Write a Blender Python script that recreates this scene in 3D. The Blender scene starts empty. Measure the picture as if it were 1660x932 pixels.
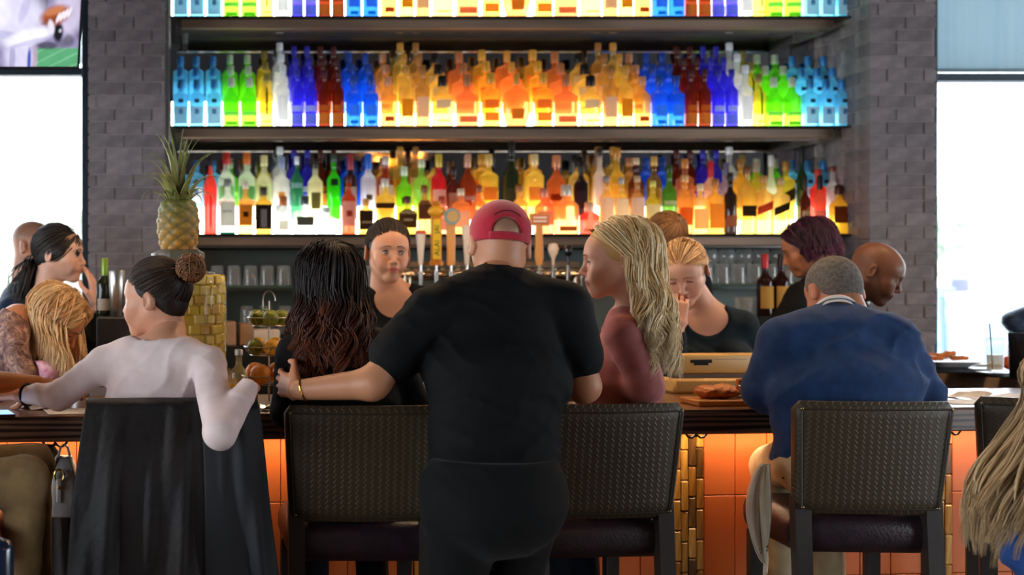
import bpy, bmesh, math, random
import numpy as np
from mathutils import Vector, Matrix

# ---------------------------------------------------------------- camera, world, light, exposure
FPX, VX, VY, EYE = 2075.0, 290.0, 437.0, 1.543      # focal length and vanishing point in pixels of the 1660 x 932 frame
scene = bpy.context.scene
COL = scene.collection
cam_d = bpy.data.cameras.new('camera'); cam = bpy.data.objects.new('camera', cam_d); COL.objects.link(cam)
cam_d.sensor_width = 36.0; cam_d.lens = FPX / 1660 * 36
cam.location = (0, 0, EYE); cam.rotation_euler = (math.pi / 2, 0, 0)
cam_d.shift_x = (830 - VX) / 1660; cam_d.shift_y = -(466 - VY) / 1660
cam_d.dof.use_dof = True; cam_d.dof.focus_distance = 4.0; cam_d.dof.aperture_fstop = 2.4
cam_d.clip_end = 300
scene.camera = cam
w = bpy.data.worlds.new('daylight'); scene.world = w; w.use_nodes = True
bg = w.node_tree.nodes['Background']; bg.inputs[0].default_value = (0.86, 0.93, 1.0, 1); bg.inputs[1].default_value = 7.0
scene.view_settings.view_transform = 'Standard'; scene.view_settings.look = 'None'
scene.view_settings.gamma = 1.0; scene.view_settings.use_curve_mapping = False
scene.view_settings.exposure = 0.5
scene.cycles.use_denoising = True
scene.cycles.max_bounces = 8; scene.cycles.transparent_max_bounces = 24
scene.cycles.caustics_reflective = False; scene.cycles.caustics_refractive = False
scene.cycles.sample_clamp_indirect = 4.0

def area_light(name, loc, rot, sx, sy, power, color, portal=False):
    l = bpy.data.lights.new(name, 'AREA'); l.shape = 'RECTANGLE'; l.size = sx; l.size_y = sy
    l.energy = power; l.color = color
    o = bpy.data.objects.new(name, l); COL.objects.link(o); o.location = loc; o.rotation_euler = rot
    if portal: l.cycles.is_portal = True
    return o
R90 = math.pi / 2
# daylight portals in the room's window openings
area_light('window_left_offscreen', (-3.2, 7.30, 1.75), (-R90, 0, 0), 5.0, 1.9, 1, (1, 1, 1), True)
area_light('window_right_offscreen', (6.9, 7.30, 1.75), (-R90, 0, 0), 5.6, 1.9, 1, (1, 1, 1), True)
area_light('window_west_offscreen', (-5.65, 0.0, 1.8), (0, -R90, 0), 2.0, 9.0, 1, (1, 1, 1), True)
area_light('window_east_offscreen', (9.6, 0.0, 1.8), (0, R90, 0), 2.0, 9.0, 1, (1, 1, 1), True)

# ---------------------------------------------------------------- helpers
def at(px, py, D):
    return np.array([(px - VX) / FPX * D, D, EYE - (py - VY) / FPX * D])
def lin(c):
    if isinstance(c, str):
        c = [int(c[i:i + 2], 16) / 255 for i in (1, 3, 5)]
        c = [x / 12.92 if x <= .04045 else ((x + .055) / 1.055) ** 2.4 for x in c]
    return (c[0], c[1], c[2], 1.0)
MATS = {}
def newmat(name):
    m = bpy.data.materials.new(name); m.use_nodes = True
    nt = m.node_tree; nt.nodes.clear()
    out = nt.nodes.new('ShaderNodeOutputMaterial')
    return m, nt, out
def N(nt, t, **kw):
    n = nt.nodes.new(t)
    for k, v in kw.items():
        if k.startswith('i_'):
            key = k[2:]
            key = int(key) if key.isdigit() else key.replace('_', ' ')
            n.inputs[key].default_value = v
        else: setattr(n, k, v)
    return n
def mixcol(nt, fac, a, b, mode='MIX'):
    n = nt.nodes.new('ShaderNodeMix'); n.data_type = 'RGBA'; n.blend_type = mode
    for sock, v in ((0, fac), (6, a), (7, b)):
        if hasattr(v, 'is_linked') or hasattr(v, 'links'): nt.links.new(v, n.inputs[sock])
        else: n.inputs[sock].default_value = v
    return n.outputs[2]
def mat(name, col, rough=.5, metal=0., col2=None, scale=8., bump=0., bscale=None, rnd=0., sheen=0., coat=0., spec=.5, attr=False, stretch=None, emit=0., detail=4.):
    """principled surface with noise colour variation, fine relief, optional per-object variation and colour attribute"""
    if name in MATS: return MATS[name]
    m, nt, out = newmat(name); L = nt.links.new
    p = N(nt, 'ShaderNodeBsdfPrincipled'); L(p.outputs[0], out.inputs[0])
    p.inputs['Roughness'].default_value = rough; p.inputs['Metallic'].default_value = metal
    p.inputs['Specular IOR Level'].default_value = spec
    if sheen: p.inputs['Sheen Weight'].default_value = sheen
    if coat: p.inputs['Coat Weight'].default_value = coat; p.inputs['Coat Roughness'].default_value = .15
    tc = N(nt, 'ShaderNodeTexCoord'); src = tc.outputs['Object']
    if stretch:
        mp = N(nt, 'ShaderNodeMapping'); mp.inputs['Scale'].default_value = stretch; L(src, mp.inputs[0]); src = mp.outputs[0]
    c = lin(col)
    base = None
    if attr:
        a = N(nt, 'ShaderNodeAttribute', attribute_name='Col'); base = a.outputs[0]
    nz = N(nt, 'ShaderNodeTexNoise'); nz.inputs['Scale'].default_value = scale; nz.inputs['Detail'].default_value = detail
    L(src, nz.inputs['Vector'])
    c2 = lin(col2) if col2 else tuple([x * .82 for x in c[:3]] + [1])
    if base is None:
        rp = N(nt, 'ShaderNodeMapRange'); rp.inputs[1].default_value = .35; rp.inputs[2].default_value = .65
        L(nz.outputs[0], rp.inputs[0])
        base = mixcol(nt, rp.outputs[0], c, c2)
    if rnd:
        oi = N(nt, 'ShaderNodeObjectInfo'); mr = N(nt, 'ShaderNodeMapRange')
        mr.inputs[3].default_value = 1 - rnd; mr.inputs[4].default_value = 1 + rnd
        L(oi.outputs['Random'], mr.inputs[0])
        hs = N(nt, 'ShaderNodeHueSaturation'); L(mr.outputs[0], hs.inputs['Value']); L(base, hs.inputs['Color']); base = hs.outputs[0]
    L(base, p.inputs['Base Color'])
    if emit:
        L(base, p.inputs['Emission Color']); p.inputs['Emission Strength'].default_value = emit
    if bump:
        n2 = N(nt, 'ShaderNodeTexNoise'); n2.inputs['Scale'].default_value = bscale or scale * 4; n2.inputs['Detail'].default_value = 3
        L(src, n2.inputs['Vector'])
        b = N(nt, 'ShaderNodeBump'); b.inputs['Strength'].default_value = bump; b.inputs['Distance'].default_value = .01
        L(n2.outputs[0], b.inputs['Height']); L(b.outputs[0], p.inputs['Normal'])
    MATS[name] = m; return m
def glass(col, clear=.62, rough=.05, name=None, dens=1., ior=1.45):
    """tinted bottle glass: seen through, glowing a little from light behind, with a fresnel gloss"""
    key = name or 'glass_%s_%.2f_%.2f' % (col, clear, dens)
    if key in MATS: return MATS[key]
    m, nt, out = newmat(key); L = nt.links.new
    c = lin(col); c = tuple([.92 * x ** (.72 * dens) for x in c[:3]] + [1])
    half = tuple([max(x, 1e-4) ** .5 for x in c[:3]] + [1])
    t = N(nt, 'ShaderNodeBsdfTransparent'); t.inputs[0].default_value = half
    tl = N(nt, 'ShaderNodeBsdfTranslucent'); tl.inputs[0].default_value = c
    df = N(nt, 'ShaderNodeBsdfDiffuse'); df.inputs[0].default_value = c
    m0 = N(nt, 'ShaderNodeMixShader'); m0.inputs[0].default_value = .35; L(tl.outputs[0], m0.inputs[1]); L(df.outputs[0], m0.inputs[2])
    m1 = N(nt, 'ShaderNodeMixShader'); m1.inputs[0].default_value = clear; L(m0.outputs[0], m1.inputs[1]); L(t.outputs[0], m1.inputs[2])
    gl = N(nt, 'ShaderNodeBsdfGlossy'); gl.inputs['Roughness'].default_value = rough
    fr = N(nt, 'ShaderNodeFresnel'); fr.inputs[0].default_value = ior
    ge = N(nt, 'ShaderNodeNewGeometry'); iv = N(nt, 'ShaderNodeMath', operation='SUBTRACT'); iv.inputs[0].default_value = 1.; L(ge.outputs['Backfacing'], iv.inputs[1])
    ff = N(nt, 'ShaderNodeMath', operation='MULTIPLY'); L(fr.outputs[0], ff.inputs[0]); L(iv.outputs[0], ff.inputs[1])
    m2 = N(nt, 'ShaderNodeMixShader'); L(ff.outputs[0], m2.inputs[0]); L(m1.outputs[0], m2.inputs[1]); L(gl.outputs[0], m2.inputs[2])
    L(m2.outputs[0], out.inputs[0])
    MATS[key] = m; return m
def translucent(name, col, col2=None, amount=.5, scale=20., stretch=None):
    """thin paper or fabric that lets light through"""
    if name in MATS: return MATS[name]
    m, nt, out = newmat(name); L = nt.links.new
    tc = N(nt, 'ShaderNodeTexCoord'); src = tc.outputs['Object']
    if stretch:
        mp = N(nt, 'ShaderNodeMapping'); mp.inputs['Scale'].default_value = stretch; L(src, mp.inputs[0]); src = mp.outputs[0]
    nz = N(nt, 'ShaderNodeTexNoise'); nz.inputs['Scale'].default_value = scale; L(src, nz.inputs['Vector'])
    c = lin(col); c2 = lin(col2) if col2 else tuple([x * .9 for x in c[:3]] + [1]); base = mixcol(nt, nz.outputs[0], c, c2)
    d = N(nt, 'ShaderNodeBsdfDiffuse'); t = N(nt, 'ShaderNodeBsdfTranslucent'); L(base, d.inputs[0]); L(base, t.inputs[0])
    mx = N(nt, 'ShaderNodeMixShader'); mx.inputs[0].default_value = amount; L(d.outputs[0], mx.inputs[1]); L(t.outputs[0], mx.inputs[2]); L(mx.outputs[0], out.inputs[0])
    MATS[name] = m; return m
def emitter(name, col, strength):
    if name in MATS: return MATS[name]
    m, nt, out = newmat(name); e = N(nt, 'ShaderNodeEmission'); e.inputs[0].default_value = lin(col); e.inputs[1].default_value = strength
    nt.links.new(e.outputs[0], out.inputs[0]); MATS[name] = m; return m

class G:
    """collects shapes for ONE mesh"""
    def __init__(s): s.v = []; s.f = []; s.c = []
    def add(s, V, F, col=None):
        o = len(s.v); s.v.extend([tuple(map(float, p)) for p in V]); s.f.extend([tuple(int(i) + o for i in f) for f in F])
        s.c.extend([col] * len(V)); return s
    def box(s, lo, hi, ch=0.):
        lo = np.array(lo, float); hi = np.array(hi, float); ch = min(ch, .49 * float((hi - lo).min()))
        if ch <= 0:
            V = [(lo[0] if i & 1 == 0 else hi[0], lo[1] if i & 2 == 0 else hi[1], lo[2] if i & 4 == 0 else hi[2]) for i in range(8)]
            return s.add(V, [(0, 2, 3, 1), (4, 5, 7, 6), (0, 1, 5, 4), (2, 6, 7, 3), (0, 4, 6, 2), (1, 3, 7, 5)])
        bm = bmesh.new(); bmesh.ops.create_cube(bm, size=1)
        for v in bm.verts: v.co = Vector([(lo[i] + hi[i]) / 2 + v.co[i] * (hi[i] - lo[i]) for i in range(3)])
        bmesh.ops.bevel(bm, geom=list(bm.edges), offset=ch, segments=1 if ch < .012 else 3, affect='EDGES', profile=.5)
        s.frombm(bm); return s
    def frombm(s, bm):
        bm.verts.ensure_lookup_table(); bm.verts.index_update()
        s.add([v.co[:] for v in bm.verts], [[v.index for v in f.verts] for f in bm.faces]); bm.free()
    def tube(s, pts, rad, n=8, col=None, caps=True, flat=1.):
        pts = np.array(pts, float); m = len(pts)
        rad = np.full(m, rad, float) if np.isscalar(rad) else np.array(rad, float)
        T = np.gradient(pts, axis=0); T /= np.linalg.norm(T, axis=1)[:, None] + 1e-12
        up = np.array([0, 0, 1.]) if abs(T[0][2]) < .9 else np.array([1., 0, 0])
        a = np.cross(T[0], up); a /= np.linalg.norm(a) + 1e-12
        V = []; ang = np.arange(n) * 2 * math.pi / n; ca = np.cos(ang)[:, None]; sa = np.sin(ang)[:, None] * flat
        for i in range(m):
            a = a - T[i] * a.dot(T[i]); a /= np.linalg.norm(a) + 1e-12
            b = np.cross(T[i], a)
            V.append(pts[i] + rad[i] * (ca * a + sa * b))
        V = np.concatenate(V)
        F = [(i * n + j, i * n + (j + 1) % n, (i + 1) * n + (j + 1) % n, (i + 1) * n + j) for i in range(m - 1) for j in range(n)]
        if caps: F += [tuple(range(n))[::-1], tuple((m - 1) * n + j for j in range(n))]
        return s.add(V, F, col)
    def lathe(s, prof, n=20, c=(0, 0, 0), sq=None, dr=1.):
        """profile of (radius, z); sq = list of superellipse exponents per ring"""
        V = []
        for i, (r, z) in enumerate(prof):
            e = 2. if sq is None else sq[i]; d = dr if sq is None or e > 2.05 else 1.
            if sq is not None and dr != 1: d = 1 + (dr - 1) * min(1, max(0, (e - 2) / (max(sq) - 2))) if max(sq) > 2.05 else dr
            for j in range(n):
                t = 2 * math.pi * (j + .5) / n; x, y = math.cos(t), math.sin(t)
                k = (abs(x) ** e + abs(y) ** e) ** (-1 / e)
                V.append((c[0] + r * k * x, c[1] + r * k * y * d, c[2] + z))
        m = len(prof)
        F = [(i * n + j, i * n + (j + 1) % n, (i + 1) * n + (j + 1) % n, (i + 1) * n + j) for i in range(m - 1) for j in range(n)]
        F += [tuple(range(n))[::-1], tuple((m - 1) * n + j for j in range(n))]
        return s.add(V, F)
    def ball(s, c, r, n=12, m=8, R=None):
        r = np.array([r] * 3 if np.isscalar(r) else r, float); V = [(0, 0, -1)]
        for i in range(1, m):
            th = math.pi * i / m
            for j in range(n): V.append((math.sin(th) * math.cos(2 * math.pi * j / n), math.sin(th) * math.sin(2 * math.pi * j / n), -math.cos(th)))
        V.append((0, 0, 1)); V = np.array(V) * r
        if R is not None: V = V @ np.array(R).T
        F = [(0, 1 + (j + 1) % n, 1 + j) for j in range(n)]
        for i in range(m - 2):
            for j in range(n): F.append((1 + i * n + j, 1 + i * n + (j + 1) % n, 1 + (i + 1) * n + (j + 1) % n, 1 + (i + 1) * n + j))
        k = 1 + (m - 2) * n; F += [(k + j, k + (j + 1) % n, len(V) - 1) for j in range(n)]
        return s.add(V + np.array(c), F)
    def grid(s, P, close=False):
        P = np.array(P); a, b = P.shape[:2]
        F = [(i * b + j, i * b + j + 1, (i + 1) * b + j + 1, (i + 1) * b + j) for i in range(a - 1) for j in range(b - 1)]
        return s.add(P.reshape(-1, 3), F)
    def mesh(s, name, smooth=False, off=(0, 0, 0), cols=None):
        me = bpy.data.meshes.new(name); off = np.array(off, float)
        me.from_pydata([tuple(np.array(v) - off) for v in s.v], [], s.f); me.update()
        if cols is None and any(c is not None for c in s.c): cols = [c if c is not None else (1, 1, 1) for c in s.c]
        if cols is not None: setcol(me, cols)
        if smooth: shade(me)
        return me
    def build(s, name, m, parent=None, smooth=False, off=(0, 0, 0)):
        return link(name, s.mesh(name, smooth, off), m, parent)
def setcol(me, cols):
    a = me.color_attributes.new('Col', 'FLOAT_COLOR', 'POINT')
    arr = np.ones((len(me.vertices), 4), np.float32); arr[:, :3] = np.array(cols, np.float32)[:, :3]
    a.data.foreach_set('color', arr.ravel())
def shade(me):
    me.polygons.foreach_set('use_smooth', np.ones(len(me.polygons), bool))
    try: me.set_sharp_from_angle(angle=math.radians(42))
    except Exception: pass
def link(name, me, m, parent=None):
    o = bpy.data.objects.new(name, me); COL.objects.link(o)
    if m is not None and len(me.materials) == 0: me.materials.append(m)
    if parent is not None: o.parent = parent
    return o
def tag(o, label=None, cat=None, group=None, kind=None):
    for k, v in (('label', label), ('category', cat), ('group', group), ('kind', kind)):
        if v: o[k] = v
    return o
def thing(name, label, cat, loc=(0, 0, 0), rz=0., group=None, kind=None):
    o = bpy.data.objects.new(name, None); COL.objects.link(o); o.location = tuple(map(float, loc)); o.rotation_euler = (0, 0, rz)
    o.empty_display_size = .05
    return tag(o, label, cat, group, kind)
def kids(o): return [c for c in bpy.data.objects if c.parent is o]
def copy_tree(o, parent=None, ch=None):
    c = o.copy(); COL.objects.link(c); c.parent = parent
    for k in (ch if ch is not None else o.children): copy_tree(k, c)
    return c
def sub(parent, name, m, fn, smooth=False):
    g = G(); fn(g); return g.build(name, m, parent, smooth)
def text_mesh(body, size, depth=.0006):
    cu = bpy.data.curves.new('lettering', 'FONT'); cu.body = body; cu.size = size; cu.extrude = depth
    cu.align_x = 'CENTER'; cu.align_y = 'CENTER'
    o = bpy.data.objects.new('lettering_tmp', cu); COL.objects.link(o)
    dg = bpy.context.evaluated_depsgraph_get(); me = bpy.data.meshes.new_from_object(o.evaluated_get(dg))
    me.materials.clear()
    bpy.data.objects.remove(o); return me
def solid(o, t, off=-1.):
    md = o.modifiers.new('thickness', 'SOLIDIFY'); md.thickness = t; md.offset = off
rng = random.Random(7)

# ---------------------------------------------------------------- the room
BARF = lambda X: 4.161 + .0885 * X          # front edge of the bar at a given X
SH_D, SH_X0, SH_X1, MIRROR_D = 6.78, -.07, 3.565, 7.18
SHELF_Z = [EYE + (VY - y) / (FPX / SH_D) for y in (25.5, 203.5, 379.)]
plaster = mat('dark_plaster', '#4a4644', .8, scale=3, bump=.1)
m_ceil = mat('ceiling_paint', '#3a3735', .9, scale=2)
m_floor = mat('floor_concrete', '#6b5648', .45, scale=2.5, col2='#574538', bump=.1)
m_frame = mat('window_frame_metal', '#1d2c38', .45, metal=.3, scale=5)
def struct(name, m, fn, parent=None, label=None, smooth=False):
    g = G(); fn(g); o = g.build(name, m, parent, smooth)
    if parent is None: tag(o, label, kind='structure')
    return o
struct('floor', m_floor, lambda g: g.box((-5.8, -5, -.1), (9.8, 7.5, 0)))
struct('ceiling', m_ceil, lambda g: g.box((-5.8, -5, 3.7), (9.8, 7.5, 3.8)))
struct('wall_rear', plaster, lambda g: g.box((-5.8, -5.1, 0), (9.8, -5, 3.7)))
for nm, x0, x1 in (('wall_west', -5.8, -5.7), ('wall_east', 9.7, 9.8)):
    struct(nm, plaster, lambda g: (g.box((x0, -5, 0), (x1, 7.5, .7)), g.box((x0, -5, 2.9), (x1, 7.5, 3.7)),
        g.box((x0, -5, .7), (x1, -4.6, 2.9)), g.box((x0, 4.6, .7), (x1, 7.5, 2.9))))
# wall with the two windows; between them the brick piers and the mirrored niche
m_shade = translucent('roller_shade_fabric', '#bccbd0', '#a9bdc5', .45, 6, (6, 1, .25))
m_pane = glass('#f2f8fb', .97, .02, 'window_pane_glass')
WD = 7.22
def window(n, x0, x1, zt, zsh):
    w_ = struct('window_%d' % n, m_frame, lambda g: (g.box((x0, WD, zt), (x1, WD + .1, zt + .045), .004), g.box((x0, WD, .72), (x1, WD + .1, .8), .004),
        g.box((x0, WD, .8), (x0 + .05, WD + .1, 3.5), .004), g.box((x1 - .05, WD, .8), (x1, WD + .1, 3.5), .004), g.box((x0, WD, 3.42), (x1, WD + .1, 3.5))))
    struct('pane', m_pane, lambda g: g.box((x0 + .05, WD + .05, .8), (x1 - .05, WD + .056, zt)), w_)
    struct('pane', m_pane, lambda g: g.box((x0 + .05, WD + .05, zt + .045), (x1 - .05, WD + .056, 3.42)), w_)
    s_ = struct('roller_shade', m_shade, lambda g: (g.box((x0 + .05, WD - .02, zsh), (x1 - .05, WD - .012, 3.42)), g.box((x0 + .05, WD - .026, zsh), (x1 - .05, WD - .006, zsh + .02), .004)), w_)
    struct('wall_back', plaster, lambda g: (g.box((x0, WD, 0), (x1, WD + .15, .72)), g.box((x0, WD, 3.5), (x1, WD + .15, 3.7))))
ZT_L = EYE + (VY - 122) / FPX * WD; ZT_R = EYE + (VY - 131) / FPX * WD
window(1, -5.7, -.50, ZT_L, ZT_L + .06)
window(2, 4.05, 9.7, ZT_R, ZT_R + .045)
# brick piers
m_brick = mat('dark_grey_brick', '#7f7678', .75, col2='#686063', scale=14, bump=.35, bscale=90, rnd=.22)
m_mortar = mat('brick_mortar', '#8d8485', .95, scale=30, bump=.3)
BL, BH, JT = .19, .068, .007
_brick = {}
def brick_mesh(lx, ly):
    k = (round(lx, 3), round(ly, 3))
    if k not in _brick:
        g = G(); g.box((0, 0, 0), (lx, ly, BH - JT), .003); me = g.mesh('brick'); me.materials.append(m_brick); _brick[k] = me
    return _brick[k]
def pier(nm, x0, x1, d0, d1, ztop, side=None):
    p_ = struct(nm, m_mortar, lambda g: g.box((x0 + .006, d0 + .006, 0), (x1 - .006, d1, ztop)))
    r = random.Random(nm); row = 0; z = 0
    while z + BH < ztop:
        off = [0, .5, .0, .5, .25, .75][row % 6 if r.random() < .85 else r.randrange(6)] * BL
        x = x0 - off
        if z > .95:
            while x < x1 - .01:
                a = max(x, x0); b = min(x + BL - JT, x1)
                if b - a > .02:
                    o = link('brick', brick_mesh(b - a, .1), None, p_); o.location = (a, d0 + r.uniform(-.0025, .0015), z)
                x += BL
            if side is not None:
                y = d0 + .1 + JT + (0 if row % 2 else .05)
                while y < d1 - .02:
                    b = min(y + BL - JT, d1)
                    o = link('brick', brick_mesh(.05, b - y), None, p_); o.location = (side if side == x0 else side - .05, y, z)
                    if side == x0: o.location.x = x0 + r.uniform(-.002, .001)
                    else: o.location.x = x1 - .05 + r.uniform(-.001, .002)
                    y += BL
        z += BH; row += 1
    return p_
PD = 6.61
pier('wall_pier_west', -.468, SH_X0, PD, 7.35, 3.7, side=SH_X0)
pier('wall_pier_east', SH_X1, (1518 - VX) / FPX * PD, PD, 7.35, 3.7, side=SH_X1)
for x in (-.468, (1518 - VX) / FPX * PD):
    struct('trim_%d' % (1 if x < 0 else 2), m_frame, lambda g: g.box((x - .035 if x < 0 else x, PD + .02, .7), (x if x < 0 else x + .02, WD, 3.6), .003))
struct('trim_3', mat('pier_edge_metal', '#9fa5a2', .3, metal=.8), lambda g: g.box((SH_X0, PD + .1, 1.5), (SH_X0 + .02, PD + .13, 3.6), .002))
struct('trim_4', plaster, lambda g: g.box((4.0, WD, 0), (4.06, WD + .15, 3.7)))
# mirrored niche behind the bottles
m_mirror, nt_, o_ = newmat('smoked_mirror')
gl_ = N(nt_, 'ShaderNodeBsdfGlossy'); gl_.inputs[0].default_value = (.36, .37, .40, 1); gl_.inputs['Roughness'].default_value = .04
nt_.links.new(gl_.outputs[0], o_.inputs[0])
struct('wall_niche', m_mirror, lambda g: g.box((SH_X0 - .1, MIRROR_D, 0), (SH_X1 + .1, MIRROR_D + .05, 3.7)))

# ---- outdoors
m_asph = mat('bleached_asphalt', '#d9d6d0', .9, scale=.6, col2='#c8c3ba')
struct('ground', m_asph, lambda g: g.box((-60, 7.6, -.15), (90, 120, -.05)))
def hill_tree(i, x, y, r, h, col):
    t = thing('tree', ['dry pale tree on the hillside seen through the window', 'sunlit grey-green tree on the hillside through the window'][i % 2], 'tree', (x, y, -.05), 0, 'trees on the bright hillside outside')
    sub(t, 'trunk', mat('tree_bark', '#8a7460', .9), lambda g: g.tube([(0, 0, 0), (.05, 0, h * .35), (0, 0, h * .6)], [.16, .12, .06], 7))
    rr = random.Random(i); g = G()
    for k in range(26):
        c = np.array([rr.gauss(0, r * .42), rr.gauss(0, r * .42), h * .62 + rr.gauss(0, h * .16)])
        g.ball(c, [r * rr.uniform(.22, .42)] * 2 + [r * rr.uniform(.18, .34)], 8, 6)
    g.build('crown', mat('foliage_%d' % (i % 3), col, .9, scale=2.5, bump=.6, bscale=5), t, True)
for i in range(12):
    y_ = (42, 52, 47, 58)[i % 4]; s_ = FPX / y_
    px = 1540 + (i - 6) * 62 if i > 3 else -90 + i * 75
    zt = EYE + (VY - (322 + (i * 29) % 34)) / s_
    hill_tree(i, (px - VX) / s_, y_, 1.0 + (i % 3) * .2, zt + .05, ['#8f9e86', '#c2b493', '#a0ac97'][i % 3])

# ---------------------------------------------------------------- back bar: shelves with light boxes
m_shelfglass = mat('black_shelf_glass', '#0d1210', .08, spec=.8)
m_bronze = mat('bronze_channel', '#8a7462', .42, metal=.35, col2='#6d5c4e', scale=4, stretch=(.4, 4, 4))
m_steel = mat('brushed_steel', '#b9b6b0', .28, metal=.95, scale=5, stretch=(.3, 8, 8))
m_dsteel = mat('dark_steel', '#4d5452', .35, metal=.8, scale=5)
m_lb = emitter('backlit_acrylic', (1.0, .93, .80), 8.)
STEP_Z, STEP_D, T0_D = .078, .1, 6.86
m_under = mat('polished_shelf_underside', '#b4b0aa', .14, metal=.95)
for i, z in enumerate(SHELF_Z):
    t = thing('bottle_shelf', ['backlit bottle shelf with stepped light box, topmost of three in the niche', 'backlit bottle shelf with stepped light box, middle one of three in the niche',
        'backlit bottle shelf with stepped light box, lowest of three in the niche'][i], 'shelf', (0, 0, z), 0, 'lit bottle shelves')
    sub(t, 'glass_top', m_shelfglass, lambda g: g.box((SH_X0 + .02, SH_D, -.012), (SH_X1, MIRROR_D, 0), .003))
    ch = sub(t, 'channel', m_bronze, lambda g: g.box((SH_X0 + .08, SH_D + .03, -.062), (SH_X1 - .08, SH_D + .075, -.012), .004))
    sub(t, 'underside', m_under, lambda g: (g.box((SH_X0 + .05, SH_D + .075, -.03), (SH_X1 - .05, MIRROR_D, -.012)), g.box((SH_X0 + .06, SH_D + .075, -.075), (SH_X1 - .09, SH_D + .10, -.06), .003)))
    sub(t, 'light_step', m_lb, lambda g: g.box((SH_X0 + .03, T0_D + .047, 0), (SH_X1 - .01, T0_D + .147, STEP_Z)))
    sub(t, 'light_step', m_lb, lambda g: g.box((SH_X0 + .03, T0_D + .147, 0), (SH_X1 - .01, MIRROR_D - .06, 2 * STEP_Z)))
    for x in (SH_X0 + .09, SH_X1 - .12):
        sub(t, 'bracket', m_steel, lambda g: g.box((x, SH_D + .1, -.075), (x + .03, MIRROR_D, -.03), .003))

# ---------------------------------------------------------------- bottles
SHAPES = {   # body-height, shoulder-height (fractions of h), neck radius fraction of half width, squareness, depth ratio
    'round': (.60, .14, .38, 2., 1.), 'tall': (.58, .14, .40, 2., 1.), 'square': (.66, .09, .38, 5., .8), 'squat': (.56, .18, .36, 2.6, .9),
    'disc': (.5, .3, .2, 2., .55), 'slim': (.6, .2, .3, 2., 1.), 'sloped': (.30, .42, .32, 2., 1.), 'wide': (.58, .1, .3, 4., .6), 'wine': (.55, .17, .34, 2., 1.)}
_bm = {}
def bottle_meshes(shape, wd, h, cap_h):
    key = (shape, round(wd, 3), round(h, 3), round(cap_h, 3))
    if key in _bm: return _bm[key]
    hb, hs, nf, e, dr = SHAPES[shape]; dr = min(dr, .086 / wd); R = wd / 2; hn = h - cap_h
    if shape == 'disc':
        pr = [(R * .55, 0)] + [(max(R * nf, R * (.55 + .45 * math.sin(math.pi * (.08 + .84 * t))) if t < .93 else R * nf), h * .74 * t) for t in np.linspace(.04, 1, 11)] + [(R * nf, hn)]
    else:
        rn = R * nf
        pr = [(R * .88, 0), (R * .985, .004), (R, .012), (R, h * hb * .5), (R, h * hb)]
        pr += [(rn + (R - rn) * (.5 + .5 * math.cos(math.pi * t)), h * (hb + hs * t)) for t in (.2, .4, .6, .8, 1.)]
        pr += [(rn * .95, h * (hb + hs) + .01), (rn, hn - .012), (rn * 1.12, hn - .01), (rn * 1.12, hn)]
    sq = [e if z <= h * (hb + .2 * hs) else (2 + (e - 2) * max(0, 1 - (z / h - hb) / max(hs, .01))) for r, z in pr]
    n = 16
    g = G(); g.lathe(pr, n, sq=sq, dr=dr); body = g.mesh('glass_body', True)
    rn = R * nf; g = G(); g.lathe([(rn * .9, hn - .012), (rn * 1.22, hn - .012), (rn * 1.25, hn), (rn * 1.2, h - .004), (rn * 1.05, h)], 12); cap = g.mesh('cap', True)
    _bm[key] = (body, cap, pr, sq, dr); return _bm[key]
def label_mesh(bm_, z0, z1, arc, key, slant=0.):
    k = ('lab', key, round(z0, 3), round(z1, 3), round(arc, 2), slant)
    if k in _bm: return _bm[k]
    _, _, pr, sq, dr = bm_
    def rad(z):
        for (r0, a), (r1, b), e in zip(pr, pr[1:], sq[1:]):
            if a <= z <= b: return r0 + (r1 - r0) * (z - a) / max(b - a, 1e-6), e
        return pr[-1][0], 2.
    P = []
    for i in range(5):
        row = []
        for j in range(9):
            u = (j / 8 * 2 - 1); t = -math.pi / 2 + u * arc
            z = z0 + (z1 - z0) * i / 4 + slant * u; r, e = rad(z); r += .0012
            x, y = math.cos(t), math.sin(t); q = (abs(x) ** e + abs(y) ** e) ** (-1 / e)
            d = 1 + (dr - 1) * (min(1, max(0, (e - 2) / (max(sq) - 2))) if max(sq) > 2.05 else 1)
            row.append((r * q * x, r * q * y * d - .0008, z))
        P.append(row)
    g = G(); g.grid(P); me = g.mesh('label', True); _bm[k] = me; return me
def paper(c): return translucent('label_paper_' + c, c, None, .3, 60)
def capmat(c): return mat('cap_' + c, c, .35, scale=20, metal=.25)
_bproto = {}
def honey(c):
    """amber spirits lean to gold"""
    r_, g_, b_ = [int(c[i:i + 2], 16) for i in (1, 3, 5)]
    if r_ > g_ > b_ and .38 * r_ < g_ < .74 * r_: g_ = min(int(g_ * 1.17), r_); b_ = min(255, int(b_ * 1.15) + 6)
    return '#%02x%02x%02x' % (r_, g_, b_)
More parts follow.
